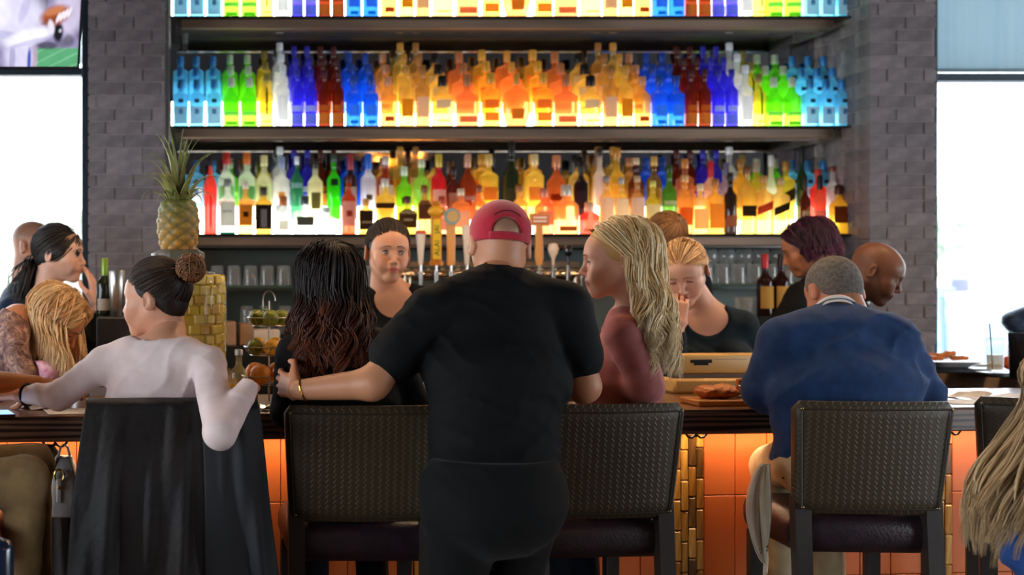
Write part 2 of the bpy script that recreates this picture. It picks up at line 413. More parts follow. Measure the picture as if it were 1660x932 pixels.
def bottle(spec, X, Y, Z, label, group):
    """spec: shape, width, height, glass colour, clear, cap colour, cap height, labels [(z0,z1,arc,colour,slant)]"""
    key = repr(spec)
    if key not in _bproto:
        sh, wd, h, gc, clr, cc, ch, labs = spec; gc = honey(gc)
        bm_ = bottle_meshes(sh, wd, h, ch)
        parts = []
        b = bm_[0].copy(); b.materials.clear(); b.materials.append(glass(gc, clr)); parts.append(('glass_body', b))
        c = bm_[1].copy(); c.materials.clear(); c.materials.append(glass(gc, .3) if cc is None else capmat(cc)); parts.append(('cap', c))
        for lb in labs:
            l = label_mesh(bm_, lb[0] * h, lb[1] * h, lb[2], (sh, wd, h, ch), lb[4] if len(lb) > 4 else 0.).copy(); l.materials.clear(); l.materials.append(paper(lb[3])); parts.append(('label', l))
        _bproto[key] = parts
    t = thing('bottle', label, 'bottle', (X, Y, Z + .0004), 0, group)
    for nm, me in _bproto[key]: link(nm, me, None, t)
    return t
KIND = {
 'lb': (('square', .082, .255, '#74d6ff', .36, '#3f94dc', .035, [(.06, .42, .72, '#d8dde0'), (.26, .37, .25, '#5a7fb0'), (.50, .58, .3, '#3a3f48')]), 'sky-blue square bottle with grey label'),
 'gr': (('squat', .088, .265, '#6fdc1e', .55, '#c9dcc0', .04, [(.03, .10, .7, '#8ee83a'), (.22, .30, .95, '#a8ee7a')]), 'bright green rounded bottle with pale cap'),
 'ye': (('round', .075, .285, '#e9c93e', .6, '#8a7a3a', .03, [(.08, .11, .5, '#3a2f14'), (.2, .75, .13, '#33280f')]), 'golden yellow bottle with thin dark centre stripe'),
 'wh': (('tall', .078, .33, '#eef3f6', .45, '#e6ecf0', .03, [(.1, .5, .8, '#f4f7f8')]), 'tall frosted white bottle'),
 'in': (('round', .066, .31, '#3a30e8', .42, '#2b2bb0', .03, [(.04, .22, 1.2, '#8fa0e8'), (.26, .36, .9, '#c8d4f0')]), 'indigo blue bottle with pale blue label'),
 'am': (('round', .066, .31, '#7a1c0a', .45, '#4a1210', .03, [(.04, .24, 1.2, '#f2933c'), (.27, .37, .9, '#d8752c')]), 'dark ruby bottle with orange label'),
 'bl': (('round', .086, .275, '#1a6cf2', .40, '#1d4aa8', .035, [(.05, .12, .5, '#1a9ae0'), (.2, .42, .7, '#4a9af4')]), 'cobalt blue bottle with light blue label'),
 'w1': (('round', .086, .27, '#e08a34', .55, '#d89a70', .035, [(.1, .2, .6, '#b5522a')]), 'orange whiskey bottle with copper stopper'),
 'w2': (('round', .08, .33, '#eeb04a', .6, '#c89038', .03, [(.16, .45, .8, '#d08a24')]), 'long-necked golden spirit bottle'),
 'w3': (('round', .076, .33, '#c8843c', .5, '#a06a30', .03, [(.15, .48, 1., '#f0cfae')]), 'long-necked amber bottle with pale paper label'),
 'w4': (('squat', .11, .275, '#e8a44a', .6, '#181412', .045, [(.36, .52, .7, '#c9c2ae'), (.1, .13, .6, '#5a3a1c')]), 'squat amber bottle with black cap and silver label'),
 'w5': (('wide', .12, .28, '#e0743a', .5, '#c07a4a', .05, [(.08, .2, .7, '#e88a5a')]), 'broad red-amber decanter bottle'),
 'w6': (('square', .094, .29, '#f6bc3c', .6, '#e0a83a', .045, [(.1, .26, .7, '#e8963c'), (.34, .5, .7, '#e07a34')]), 'square golden decanter bottle'),
 'w7': (('disc', .15, .285, '#f47a34', .5, '#e0a040', .05, [(.14, .34, .5, '#b8862c')]), 'round disc-shaped cognac decanter with gold medallion')}
COLS = [(293, 'lb'), (319, 'lb'), (347, 'lb'), (375, 'gr'), (404, 'gr'), (432, 'ye'), (458, 'wh'), (482, 'in'), (504, 'in'), (526, 'am'), (548, 'am'), (573, 'bl'), (601, 'bl'),
        (630, 'w1'), (659, 'w2'), (685, 'w3'), (717, 'w4'), (757, 'w5'), (795, 'w6'), (837, 'w7'), (880, 'w6'), (917, 'w5'), (957, 'w4'), (989, 'w3'), (1014, 'w2'), (1041, 'w1'),
        (1069, 'bl'), (1096, 'bl'), (1120, 'am'), (1142, 'am'), (1164, 'in'), (1186, 'in'), (1208, 'wh'), (1230, 'ye'), (1254, 'gr'), (1284, 'gr'), (1313, 'lb'), (1339, 'lb'), (1365, 'lb')]
S0 = FPX / (T0_D)
def stock_label(k, px, tier, shelf):
    same = sorted(p for p, q in COLS if q == k and (p < 837) == (px < 837)); end = 'pineapple end' if px < 837 else 'purple-hair end'
    n_ = same.index(px) if px < 837 else len(same) - 1 - same.index(px)
    nth = '' if len(same) < 2 else ', %s from pier' % ('first', 'second', 'third')[n_]
    return '%s%s, %s, %s shelf%s' % (KIND[k][1], nth, ['front row', 'second row', 'back row'][tier], shelf, '' if k == 'w7' else ', ' + end)
for sh_i, nm in ((0, 'top'), (1, 'middle')):
    for px, k in COLS:
        for tier in range(3 if sh_i else 1):
            bottle(KIND[k][0], (px - VX) / S0, T0_D + tier * STEP_D, SHELF_Z[sh_i] + tier * STEP_Z, stock_label(k, px, tier, nm), '%s on the %s shelf' % (KIND[k][1], nm))
# lowest shelf: raised back row of the same kinds, two rows of mixed spirits before it
for px, k in COLS:
    if 730 < px < 1050 and k in ('w5', 'w7'): continue
    bottle(KIND[k][0], (px - VX) / S0, T0_D + 2 * STEP_D, SHELF_Z[2] + 2 * STEP_Z, stock_label(k, px, 2, 'lowest'), '%s on the lowest shelf' % KIND[k][1])
W_, K_ = '#f2efe6', '#1a1614'
# px, width px, top px, shape, glass, clear, cap, cap px, labels, description
ROW0 = [
 (341, 23, 252, 'slim', '#ff4a3c', .25, '#241c1c', 14, [(.1, .5, .12, '#d83a30')], 'tall coral red bottle with black stopper'),
 (369, 28, 290, 'round', '#e9f2ee', .6, '#8a8f8a', 9, [(.14, .58, 1.1, '#b9bcb6'), (.0, .04, 1.3, '#2f9c84')], 'clear vodka bottle with grey label and green foot'),
 (398, 26, 294, 'round', '#f6c060', .6, '#f0e0c8', 9, [(.16, .56, 1., '#a8702c'), (.32, .42, .35, '#3a2410')], 'golden tequila bottle with brown label'),
 (427, 28, 303, 'square', '#e0932e', .5, '#3a2c24', 10, [(.1, .62, 1.1, '#241f1e'), (.14, .52, .35, '#8d8284')], 'amber bottle with large black label'),
 (459, 30, 318, 'squat', '#f2f6f4', .6, '#b8622a', 12, [(.1, .36, .55, '#d8d6c8')], 'small squat clear bottle with round wooden stopper'),
 (494, 38, 318, 'wide', '#f4f7f5', .65, '#3a3f44', 10, [(.22, .46, .7, '#3b3833')], 'broad clear bottle with charcoal label'),
 (529, 33, 336, 'squat', '#f6f8f6', .5, '#c8d0cc', 6, [], 'small rounded clear bottle'),
 (565, 25, 285, 'round', '#c8401c', .5, '#5a1a14', 8, [(.14, .56, 1., '#e0ab94'), (.3, .4, .4, '#a8382a')], 'red-amber whiskey bottle with pink label'),
 (593, 24, 322, 'square', '#f09c34', .55, '#e0a040', 8, [(.12, .66, .95, '#2a211c'), (.3, .36, .6, '#b89a70')], 'small whiskey bottle with black label'),
 (624, 32, 290, 'square', '#f5b23c', .55, '#e8dcc8', 10, [(.46, .56, 1.2, '#3a281a')], 'amber bottle with dark band'),
 (660, 34, 318, 'wide', '#eda02c', .5, '#4a2e14', 8, [(.16, .66, .85, '#3d2c1e')], 'flask-like bourbon bottle with lettered dark label'),
 (688, 24, 300, 'round', '#e8863c', .5, '#8a4a20', 9, [(.3, .68, 1.1, '#5a3a28')], 'bourbon bottle with brown wood-grain label'),
 (716, 26, 318, 'round', '#f0835a', .5, '#c03a2a', 9, [(.1, .4, 1., '#f0b49a')], 'pinkish bottle with red cap'),
 (747, 28, 306, 'square', '#f2823a', .5, '#e8d0b0', 8, [(.15, .5, 1., '#f4c8a0')], 'orange bottle with cream label'),
 (776, 26, 300, 'round', '#e87434', .5, '#a04a24', 8, [(.15, .5, 1., '#f0b080')], 'copper bottle with peach label'),
 (842, 28, 300, 'round', '#f4a040', .5, '#a86a2c', 8, [(.15, .5, 1., '#f6d8a8')], 'honey bottle with ivory label'),
 (882, 34, 306, 'squat', '#f26a3c', .5, '#e88a6a', 10, [(.2, .5, .8, '#f2a078')], 'faceted pink-orange decanter'),
 (918, 42, 300, 'squat', '#f28a44', .55, '#d8c8b8', 14, [(.06, .16, .7, '#a0602c')], 'bell-shaped peach decanter with clear stopper'),
 (955, 34, 328, 'squat', '#e8402c', .45, '#f0b890', 12, [(.08, .18, .7, '#f6b088')], 'small red bell-shaped bottle'),
 (983, 24, 285, 'round', '#f0a050', .55, '#8c8078', 7, [(.12, .62, 1.2, '#f3dcc2')], 'scotch bottle with cream label and grey cap'),
 (1007, 24, 288, 'round', '#f0b050', .55, '#b0a89c', 7, [(.12, .62, 1.2, '#f6e4c8')], 'scotch bottle with ivory label and silver cap'),
 (1033, 24, 285, 'round', '#d88a48', .55, '#c0a078', 7, [(.12, .62, 1.2, '#f4d9c0')], 'scotch bottle with blush label and tan cap'),
 (1058, 24, 293, 'round', '#d8c030', .5, '#e0d060', 7, [(.12, .55, 1.2, '#f2e2b0')], 'yellow-green bottle with cream label'),
 (1085, 25, 268, 'round', '#4f8a1c', .4, '#2c4a18', 9, [(.42, .48, 1., '#e0dca0')], 'olive green bottle with dark cap'),
 (1110, 27, 284, 'round', '#f08a34', .5, '#e8b070', 8, [(.15, .45, 1., '#e8702c')], 'orange liqueur bottle'),
 (1135, 25, 298, 'square', '#f3a648', .55, '#f0d0a0', 8, [(.1, .5, 1., '#f6c888')], 'light amber bottle with sand label'),
 (1160, 25, 290, 'square', '#f09a30', .5, '#b07028', 8, [(.1, .55, 1., '#e89a3c')], 'deep amber bottle with golden label'),
 (1184, 22, 280, 'round', '#2c1810', .25, '#1c1410', 10, [(.12, .3, 1., '#c87850')], 'near-black liqueur bottle'),
 (1211, 27, 270, 'square', '#f0ac40', .55, '#7a4a1c', 9, [(.26, .42, .8, '#2f261c')], 'blended whisky bottle with small black label'),
 (1238, 27, 285, 'square', '#f4a850', .55, '#c89050', 8, [(.38, .52, 1., '#b0402c', .02)], 'square whisky bottle with slanted red label'),
 (1265, 27, 288, 'square', '#f4b058', .55, '#c0a070', 8, [(.38, .52, 1., '#2a241e', .02)], 'square whisky bottle with slanted black label'),
 (1305, 18, 285, 'wine', '#4a1608', .35, '#1c100c', 16, [(.2, .4, .8, '#d8b888')], 'slender dark brown bottle'),
 (1329, 20, 284, 'round', '#e85a3c', .45, '#1e1614', 20, [(.1, .4, 1.1, '#e8a088')], 'rose liqueur bottle with tall black cap'),
 (1360, 31, 300, 'squat', '#f2a824', .5, '#4a1c14', 12, [(.22, .56, .85, '#5a3020')], 'golden round flask with brown oval label')]
ROW1 = [
 (367, 30, 247, 'round', '#eef4ee', .55, '#d23a30', 16, [(.3, .5, 1.1, '#7fc08a'), (.2, .29, 1.1, '#f09070')], 'clear vodka bottle with red capsule'),
 (400, 30, 247, 'round', '#eef4ee', .55, '#e07a30', 16, [(.3, .5, 1.1, '#5fa86a'), (.2, .29, 1.1, '#f0a060')], 'clear vodka bottle with orange capsule'),
 (428, 28, 252, 'round', '#f0f2cc', .55, '#f0e8a0', 14, [(.3, .55, 1., '#d8e8b0')], 'clear vodka bottle with lemon capsule'),
 (456, 29, 254, 'round', '#f3f5f2', .5, '#9aa8c8', 16, [(.34, .44, .4, '#d89050'), (.1, .24, .8, '#a8b8e0')], 'white bottle with orange emblem'),
 (481, 23, 254, 'slim', '#2f8a58', .4, '#e8eef0', 10, [(.5, .58, .9, '#9cc4c8')], 'slim bottle of dark green liqueur'),
 (511, 27, 258, 'round', '#f2ecb8', .35, '#2c2a20', 12, [(.18, .45, .6, '#6b6340')], 'cream bottle with round olive label'),
 (541, 24, 250, 'round', '#2fe010', .3, '#3a4a3c', 10, [(.52, .62, .5, '#2c3a24')], 'neon green melon liqueur bottle'),
 (568, 24, 250, 'round', '#3a1a1c', .35, '#a03040', 22, [(.2, .5, .9, '#d8c8b8')], 'dark bottle with crimson capsule'),
 (597, 27, 249, 'round', '#eef1f4', .35, '#2a6ad0', 22, [(.3, .38, .4, '#5a5448')], 'white bottle with blue neck foil'),
 (625, 28, 254, 'round', '#a0340f', .5, '#d8c8b8', 10, [(.3, .55, 1., '#f2e4d4')], 'brown rum bottle with white label'),
 (655, 27, 270, 'round', '#7ad81e', .5, '#dff0c8', 12, [(.3, .42, .45, '#33381e')], 'lime green flavored rum bottle'),
 (683, 28, 258, 'round', '#9ade50', .5, '#d8d8b0', 10, [(.3, .5, .8, '#c0f088')], 'pale green bottle with tan cap'),
 (711, 26, 250, 'round', '#d8202c', .4, '#d8b840', 18, [(.16, .46, 1., '#f0e0d0')], 'bright red liqueur bottle with yellow cap'),
 (735, 24, 270, 'round', '#5a1c14', .4, '#2a1410', 10, [(.2, .5, .9, '#c89a80')], 'dark ruby bitters bottle'),
 (758, 28, 250, 'squat', '#8a3212', .45, '#d8a080', 18, [(.3, .36, .8, '#c8a898')], 'cut-glass dark amber decanter'),
 (792, 30, 250, 'square', '#f2ac34', .55, '#e8c070', 14, [(.3, .5, .7, '#e88a40')], 'gold square decanter with wide stopper'),
 (829, 27, 228, 'wine', '#1f2a14', .3, '#141810', 22, [(.2, .4, .8, '#4a4a30')], 'dark champagne bottle rising above its neighbours'),
 (866, 30, 250, 'square', '#f4b440', .55, '#f0d090', 14, [(.3, .5, .7, '#e89a50')], 'honey gold square decanter with wide stopper'),
 (902, 33, 252, 'squat', '#c2501c', .5, '#d88a5a', 16, [(.3, .4, .8, '#8a3a1c')], 'cognac decanter with copper stopper'),
 (942, 24, 262, 'round', '#241418', .2, '#1c1414', 14, [(.2, .5, .8, '#4a3a48')], 'black coffee liqueur bottle'),
 (972, 22, 240, 'tall', '#f0e0d4', .45, '#2c2018', 10, [(.2, .6, .9, '#f2dcd0')], 'tall bottle with blush paper label'),
 (1000, 26, 240, 'tall', '#f0a830', .5, '#c8862c', 12, [(.2, .5, .9, '#f4c050')], 'tall honey liqueur bottle'),
 (1031, 26, 256, 'squat', '#6a2e14', .45, '#d8b890', 8, [(.2, .5, .9, '#b07050')], 'dark brown brandy bottle'),
 (1060, 25, 254, 'round', '#8a5a20', .45, '#d8a850', 12, [(.2, .5, .9, '#d8b060')], 'tawny sherry bottle'),
 (1110, 27, 258, 'square', '#c0602c', .5, '#d88a40', 12, [(.2, .5, .9, '#e0a070')], 'copper brown bottle with amber cap'),
 (1152, 22, 262, 'round', '#f0a070', .5, '#e02c34', 22, [(.2, .5, .9, '#f6d0b0')], 'peach schnapps bottle with scarlet capsule'),
 (1177, 21, 264, 'round', '#a08a9a', .5, '#6a6a8a', 16, [(.2, .5, .9, '#c8b8c0')], 'smoky lilac bottle'),
 (1200, 26, 258, 'round', '#f0b434', .5, '#a0702c', 10, [(.2, .5, .9, '#f4cc60')], 'straw gold rum bottle'),
 (1226, 25, 262, 'round', '#d0b040', .5, '#b8a888', 14, [(.2, .5, .9, '#e8d890')], 'pale olive bottle with stone cap'),
 (1250, 26, 252, 'sloped', '#f4f2ee', .3, '#dcdcd8', 14, [], 'opaque milk-white coconut liqueur bottle'),
 (1274, 26, 262, 'square', '#f2b02c', .55, '#c08a3a', 10, [(.3, .5, .8, '#3a3028', .02)], 'golden whisky bottle with slanted dark band'),
 (1300, 17, 236, 'wine', '#26401c', .3, '#16201c', 24, [(.2, .4, .8, '#7a8a50')], 'tall dark green wine bottle'),
 (1326, 26, 275, 'round', '#f04034', .35, '#e84c3c', 10, [(.2, .4, .8, '#f07060')], 'vermilion aperitif bottle'),
 (1350, 24, 270, 'round', '#f4f6f2', .35, '#8a3a34', 5, [(.2, .6, .8, '#ffffff')], 'chalk white rum bottle with maroon cap'),
 (1373, 22, 272, 'round', '#f2f5f0', .35, '#e8ece8', 8, [(.2, .6, .8, '#ffffff')], 'chalk white bottle with white cap')]
BOT = {}
for rows, tier, rw in ((ROW0, 0, 'front row'), (ROW1, 1, 'second row')):
    D = T0_D + tier * STEP_D; s_ = FPX / D; zb = SHELF_Z[2] + tier * STEP_Z
    for px, wp, top, shp, gc, clr, cc, cp, labs, desc in rows:
        h = EYE + (VY - top) / s_ - zb
        BOT[desc] = bottle((shp, .94 * wp / s_, h, gc, clr, cc, cp / s_, labs), (px - VX) / s_, D, zb, ('%s, %s of the lowest lit shelf' if len(desc.split()) < 9 else '%s, %s, lowest shelf') % (desc, rw), 'mixed spirits on the lowest shelf')
def letter(parent, body, size, loc, m, vertical=False):
    o = link('lettering', text_mesh(body, size), m, parent); o.location = loc
    o.rotation_euler = (R90, -R90 if vertical else 0, 0); return o
ink = mat('pale_ink', '#e8c89a', .6); ink_d = mat('dark_ink', '#2a2c28', .6); ink_g = mat('green_ink', '#2f6a24', .6)
letter(BOT['flask-like bourbon bottle with lettered dark label'], 'KNOB', .026, (0, -.0365, .115), ink)
letter(BOT['flask-like bourbon bottle with lettered dark label'], 'CREEK', .018, (0, -.0365, .075), ink)
letter(BOT['clear vodka bottle with grey label and green foot'], 'KETEL', .02, (0, -.0505, .12), ink_d)
for x in (-.05, 3.55): pass

# ---------------------------------------------------------------- back counter, glass shelves, taps
BC_D = 6.32
m_black = mat('black_laminate', '#1c1e1e', .4, scale=6)
bc = thing('back_counter', 'dark steel back bar counter below the lit bottle shelves', 'counter', (SH_X0, BC_D, 0))
Wc = SH_X1 - SH_X0
sub(bc, 'body', m_black, lambda g: g.box((0, .04, .08), (Wc, .84, .88), .004))
sub(bc, 'worktop', m_dsteel, lambda g: g.box((0, 0, .88), (Wc, .85, .92), .006))
for i in range(6):
    d = sub(bc, 'door', m_dsteel, lambda g: g.box((i * Wc / 6 + .01, .02, .12), ((i + 1) * Wc / 6 - .01, .04, .86), .004))
    sub(d, 'handle', m_steel, lambda g: g.tube([((i + .85) * Wc / 6, 0, .6), ((i + .85) * Wc / 6, -.02, .62), ((i + .85) * Wc / 6, -.02, .74), ((i + .85) * Wc / 6, 0, .76)], .006, 6))
sub(bc, 'backsplash', mat('grey_green_backsplash', '#6b7671', .3, metal=.3, scale=3), lambda g: g.box((.02, .81, .92), (Wc - .02, .845, SHELF_Z[2] - .08)))
m_clear = glass('#f8fbfa', .8, .03, 'clear_tumbler_glass', 1., 1.55)
m_greenglass = glass('#9fc8b4', .6, .03, 'green_edge_glass')
def rack(px0, px1, y, D0, D1, label):
    s_ = FPX / D0; x0, x1 = (px0 - VX) / s_, (px1 - VX) / s_; z = EYE + (VY - y) / s_
    t = thing('glass_rack', label, 'shelf', (x0, D0, z))
    sub(t, 'shelf_plate', m_greenglass, lambda g: g.box((0, 0, -.012), (x1 - x0, D1 - D0, 0), .002))
    sub(t, 'front_rail', m_dsteel, lambda g: g.box((0, .002, -.03), (x1 - x0, .02, -.012), .002))
    for x in (.03, x1 - x0 - .05): sub(t, 'bracket', m_dsteel, lambda g: g.box((x, .05, -.05), (x + .02, D1 - D0, -.012)))
    return x0, x1, z
RD0, RD1 = 6.72, 7.14
xl0, xl1, zl = rack(300, 655, 463, RD0, RD1, 'glass shelf of upturned tumblers beside the pineapple jar')
xr0, xr1, zr = rack(1100, 1380, 460, RD0, RD1, 'glass shelf of wine glasses beside the woman with purple hair')
def tumbler_mesh(r, h, nm='tumbler'):
    g = G(); g.lathe([(r * .94, 0), (r, .003), (r * .84, h * .82), (r * .8, h - .004), (r * .7, h), (r * .7, h - .012), (r * .74, h * .75), (r * .92, .004)], 14); return g.mesh(nm, True)
tm = tumbler_mesh(.042, .105); tm.materials.append(m_clear)
for row, D in ((0, RD0 + .06), (1, RD0 + .17)):
    for i in range(11):
        px = 352 + i * 27; X = (px - VX) / (FPX / D)
        if X > xl1 - .05: continue
        o = link('tumbler', tm, None); o.location = (X, D, zl)
        tag(o, 'upturned clear tumbler on the glass shelf beside the pineapple jar, %s row' % ['front', 'back'][row], 'glass', 'upturned tumblers')
    for i in range(9):
        px = 1118 + i * 26; X = (px - VX) / (FPX / D)
        if row == 1: continue
        o = link('tumbler', tm, None); o.location = (X, D, zr)
        tag(o, 'upturned clear tumbler before the wine glasses on the glass shelf', 'glass', 'tumblers before the wine glasses')
g = G(); g.lathe([(.034, 0), (.036, .004), (.006, .012), (.005, .07), (.028, .085), (.044, .125), (.043, .16), (.037, .185), (.035, .185), (.041, .16), (.042, .125), (.026, .09), (.001, .082)], 16)
wg = g.mesh('wine_glass', True); wg.materials.append(m_clear)
for i in range(8):
    px = 1150 + i * 28; D = RD0 + .2; o = link('wine_glass', wg, None); o.location = ((px - VX) / (FPX / D), D, zr)
    tag(o, 'balloon wine glass standing on the glass shelf behind the tumblers', 'glass', 'wine glasses on the glass shelf')
# things standing on the worktop
m_kraft = mat('kraft_card', '#b08a6a', .8, scale=12); m_white = mat('white_card', '#e6d6c4', .7, scale=12)
ZC = .92
def onwork(px, D=6.5): return ((px - VX) / (FPX / D), D, ZC + .0005)
def cbox(name, label, cat, loc, sz, m, ch=.004, rz=0.):
    g = G(); g.box((-sz[0] / 2, -sz[1] / 2, 0), (sz[0] / 2, sz[1] / 2, sz[2]), ch); me = g.mesh(name)
    o = link(name, me, m); o.location = loc; o.rotation_euler = (0, 0, rz); return tag(o, label, cat)
st = thing('bar_caddy', 'stepped dark bar caddy holding napkins behind the fruit stand', 'caddy', onwork(410, 6.52))
sub(st, 'tray', m_black, lambda g: g.box((-.22, -.12, 0), (.22, .12, .24), .006))
sub(st, 'napkin_stack', m_kraft, lambda g: g.box((-.2, -.1, .24), (-.09, .05, .36), .004))
sub(st, 'napkin_stack', m_white, lambda g: g.box((.0, -.1, .24), (.13, .02, .32), .004))
sub(st, 'napkin_stack', m_kraft, lambda g: g.box((-.07, -.06, .24), (.0, .08, .35), .004))
pm = tumbler_mesh(.042, .15, 'pint_glass'); pm.materials.append(m_clear)
for i in range(3):
    o = link('pint_glass', pm, None); X, D, z = onwork(400 + i * 31, 6.82); o.location = (X, D, 1.2 - .0)
    tag(o, 'upturned pint glass on the low riser behind the bar caddy', 'glass', 'pint glasses on the riser')
cbox('riser', 'low black riser under the pint glasses on the back counter', 'riser', onwork(431, 6.85), (.36, .2, .28), m_black)
wine_spec = ('wine', .078, .31, '#2a0d0c', .2, '#c22430', .06, [(.12, .48, .95, '#e3b562')])
for px, cc, lb in ((1240, '#c22430', 'red wine bottle with scarlet capsule and yellow label on the back counter'), (1266, '#2a1414', 'red wine bottle with black capsule and yellow label on the back counter')):
    x, D, z = onwork(px, 6.42); sp = wine_spec[:5] + (cc,) + wine_spec[6:]
    bottle(sp, x, D, EYE + (VY - 512) / (FPX / D) - .0, lb, 'wine bottles on the back counter')
cbox('riser', 'low black riser under the two wine bottles', 'riser', onwork(1253, 6.42), (.2, .12, EYE + (VY - 512) / (FPX / 6.42) - ZC), m_black)
gm = G(); gm.lathe([(.03, 0), (.034, .004), (.04, .2), (.041, .202), (.037, .2), (.03, .01)], 14); cf = gm.mesh('carafe', True); cf.materials.append(m_clear)
for px in (1205, 1217):
    o = link('glass_vase', cf, None); o.location = onwork(px, 6.4 + (px - 1205) * .012)
    o.scale = (1.1, 1.1, 2.4); tag(o, 'tall clear glass vase standing on the back counter beside the wine bottles', 'vase', 'tall glass vases')
def fruit(name, label, cat, loc, r, m, group, sc=(1, 1, 1), rot=(0, 0, 0), tip=.12):
    key = ('fruit', round(r, 4), tip)
    if key not in _bm:
        g = G(); g.lathe([(r * .05, -r * (1 + tip)), (r * .2, -r * (1 + tip * .5))] + [(r * math.cos(a), r * math.sin(a)) for a in np.linspace(-1.3, 1.3, 11)] + [(r * .2, r * (1 + tip * .5)), (r * .05, r * (1 + tip))], 14); _bm[key] = g.mesh(name, True)
    me = _bm[key].copy(); me.materials.append(m); o = link(name, me, None); o.location = loc; o.scale = sc; o.rotation_euler = rot
    return tag(o, label, cat, group)
m_lemon = mat('lemon_peel', '#f0b428', .45, scale=60, bump=.3, col2='#e39c1c', bscale=90)
m_orange = mat('orange_peel', '#f8a236', .45, scale=60, bump=.35, col2='#f0921e', bscale=90)
m_lime = mat('lime_peel', '#6f7f14', .4, scale=30, bump=.3, col2='#8d8a1e', bscale=90)
bowl = thing('fruit_bowl', 'steel bowl of lemons on the back counter beyond the bartender in teal', 'bowl', onwork(1140, 6.45))
sub(bowl, 'bowl', m_steel, lambda g: g.lathe([(.06, 0), (.09, .01), (.14, .38), (.145, .382), (.13, .37), (.08, .02)], 20), True)
for k, (a, b, c) in enumerate([(0, 0, .468)] + [(.084 * math.cos(1.2566 * q + .3), .084 * math.sin(1.2566 * q + .3), .397) for q in range(5)]):
    x, D, z = onwork(1140, 6.45); fruit('lemon', 'yellow lemon heaped in the steel bowl on the back counter', 'lemon', (x + a, D + b, z + c), .045, m_lemon, 'lemons in the steel bowl', rot=(.3 * math.sin(k), .3 * math.cos(k), 0))
# tap tower
TD = 6.26; ts = FPX / TD
def tx(px): return (px - VX) / ts
def tz(py): return EYE + (VY - py) / ts
tt = thing('beer_tap_tower', 'long steel beer tap tower with a row of different tap handles', 'beer tap', (tx(800), BC_D + .12, ZC))
TO = np.array([tx(800), BC_D + .12, ZC])
def tp(px, py, dy=0.): return np.array([tx(px), TD + dy, tz(py)]) - TO
m_pipe = mat('warm_steel_pipe', '#c9b8a0', .25, metal=.95, scale=3, stretch=(.3, 4, 4))
sub(tt, 'pipe', m_pipe, lambda g: g.tube([tp(652, 446, .08), tp(948, 446, .08)], .027, 14), True)
sub(tt, 'rail', m_pipe, lambda g: g.box(tp(650, 431, .10) + np.array([0, 0, -.008]), tp(950, 424, .12) + np.array([0, 0, .004]), .003))
for px in (664, 944): sub(tt, 'leg', m_pipe, lambda g: g.tube([tp(px, 446, .08), np.array([tp(px, 446, .08)[0], tp(px, 446, .08)[1], 0])], .03, 12), True)
m_glint = mat('brass_rail_glint', '#e8c48a', .12, metal=1.)  # added bright brass dashes, standing in for highlights along the steel rail
for a in range(655, 945, 22):
    sub(tt, 'rail_glint', m_glint, lambda g: g.box(tp(a, 440, .096), tp(a + 15, 435, .10), 0))
def faucet(px):
    f = sub(tt, 'faucet', m_steel, lambda g: (g.tube([tp(px, 446, .08), tp(px, 446, .0)], .011, 8), g.tube([tp(px, 440, 0), tp(px, 462, 0)], [.013, .009], 10), g.tube([tp(px, 440, 0), tp(px, 428, 0)], [.006, .006], 8)), True)
    return f
def handle(px, top, prof, m, label, sq=2., dr=1.):
    f = faucet(px); b = tp(px, 430); h = tz(top) - tz(430)
    g = G(); g.lathe([(r, z * h) for r, z in prof], 14, tuple(b), sq=[sq] * len(prof), dr=dr)
    o = g.build('tap_handle', m, tt, True); o['label'] = label; return o, b, h
m_hw = mat('pale_wood_handle', '#e8a860', .45, scale=5, stretch=(6, 6, .6), col2='#d8924a'); m_hy = mat('yellow_handle', '#e8a41c', .4, scale=5)
m_hwhite = mat('cream_handle', '#f2dcc4', .3); m_hblack = mat('black_handle', '#15181c', .2, coat=.6); m_hred = mat('red_handle_top', '#d8502c', .35)
slab = [(.018, 0), (.02, .02), (.021, .4), (.024, .9), (.02, 1.)]
cone = [(.008, 0), (.012, .08), (.02, .7), (.026, .95), (.02, 1.)]
handle(637, 375, cone, m_hblack, 'black tap handle half hidden behind the bartender')
o_, b_, h_ = handle(682, 374, cone, m_hwhite, 'cream cone tap handle with red tip')
sub(tt, 'handle_tip', m_hred, lambda g: g.lathe([(.0255, h_ * .9), (.027, h_ * .95), (.021, h_ * 1.01)], 14, tuple(b_)), True)
m_gold = mat('amber_gold_trim', '#c8781c', .4, metal=.3)
o_, b_, h_ = handle(707, 326, [(.033, 0), (.033, .06), (.026, .07), (.026, .72), (.022, .8), (.022, 1.)], m_gold, 'tall amber tap handle with yellow lettered panel', 5., .6)
pn = sub(tt, 'handle_panel', mat('yellow_panel', '#f0c020', .45), lambda g: g.box(b_ + np.array([-.019, -.021, h_ * .09]), b_ + np.array([.019, -.014, h_ * .72]), .002))
letter(tt, 'JAI', .036, tuple(b_ + np.array([0, -.0225, h_ * .56])), ink_g, True)
letter(tt, 'ALAI', .036, tuple(b_ + np.array([0, -.0225, h_ * .27])), ink_g, True)
sub(tt, 'handle_badge', m_hy, lambda g: g.ball(b_ + np.array([0, -.004, h_ * .84]), (.042, .022, .03), 16, 8), True)
o_, b_, h_ = handle(731, 338, slab, m_hw, 'pale wooden tap handle with round blue-grey badge', 4., .6)
bd = sub(tt, 'handle_badge', mat('blue_grey_badge', '#8fa8a0', .4), lambda g: g.tube([b_ + np.array([0, -.026, h_ * .86]), b_ + np.array([0, -.012, h_ * .86])], .04, 20))
sub(tt, 'badge_face', mat('badge_gold', '#d8b070', .4), lambda g: g.tube([b_ + np.array([.004, -.028, h_ * .86]), b_ + np.array([.004, -.026, h_ * .86])], .028, 20))
handle(757, 365, cone, m_hwhite, 'pale tap handle beside the red cap')
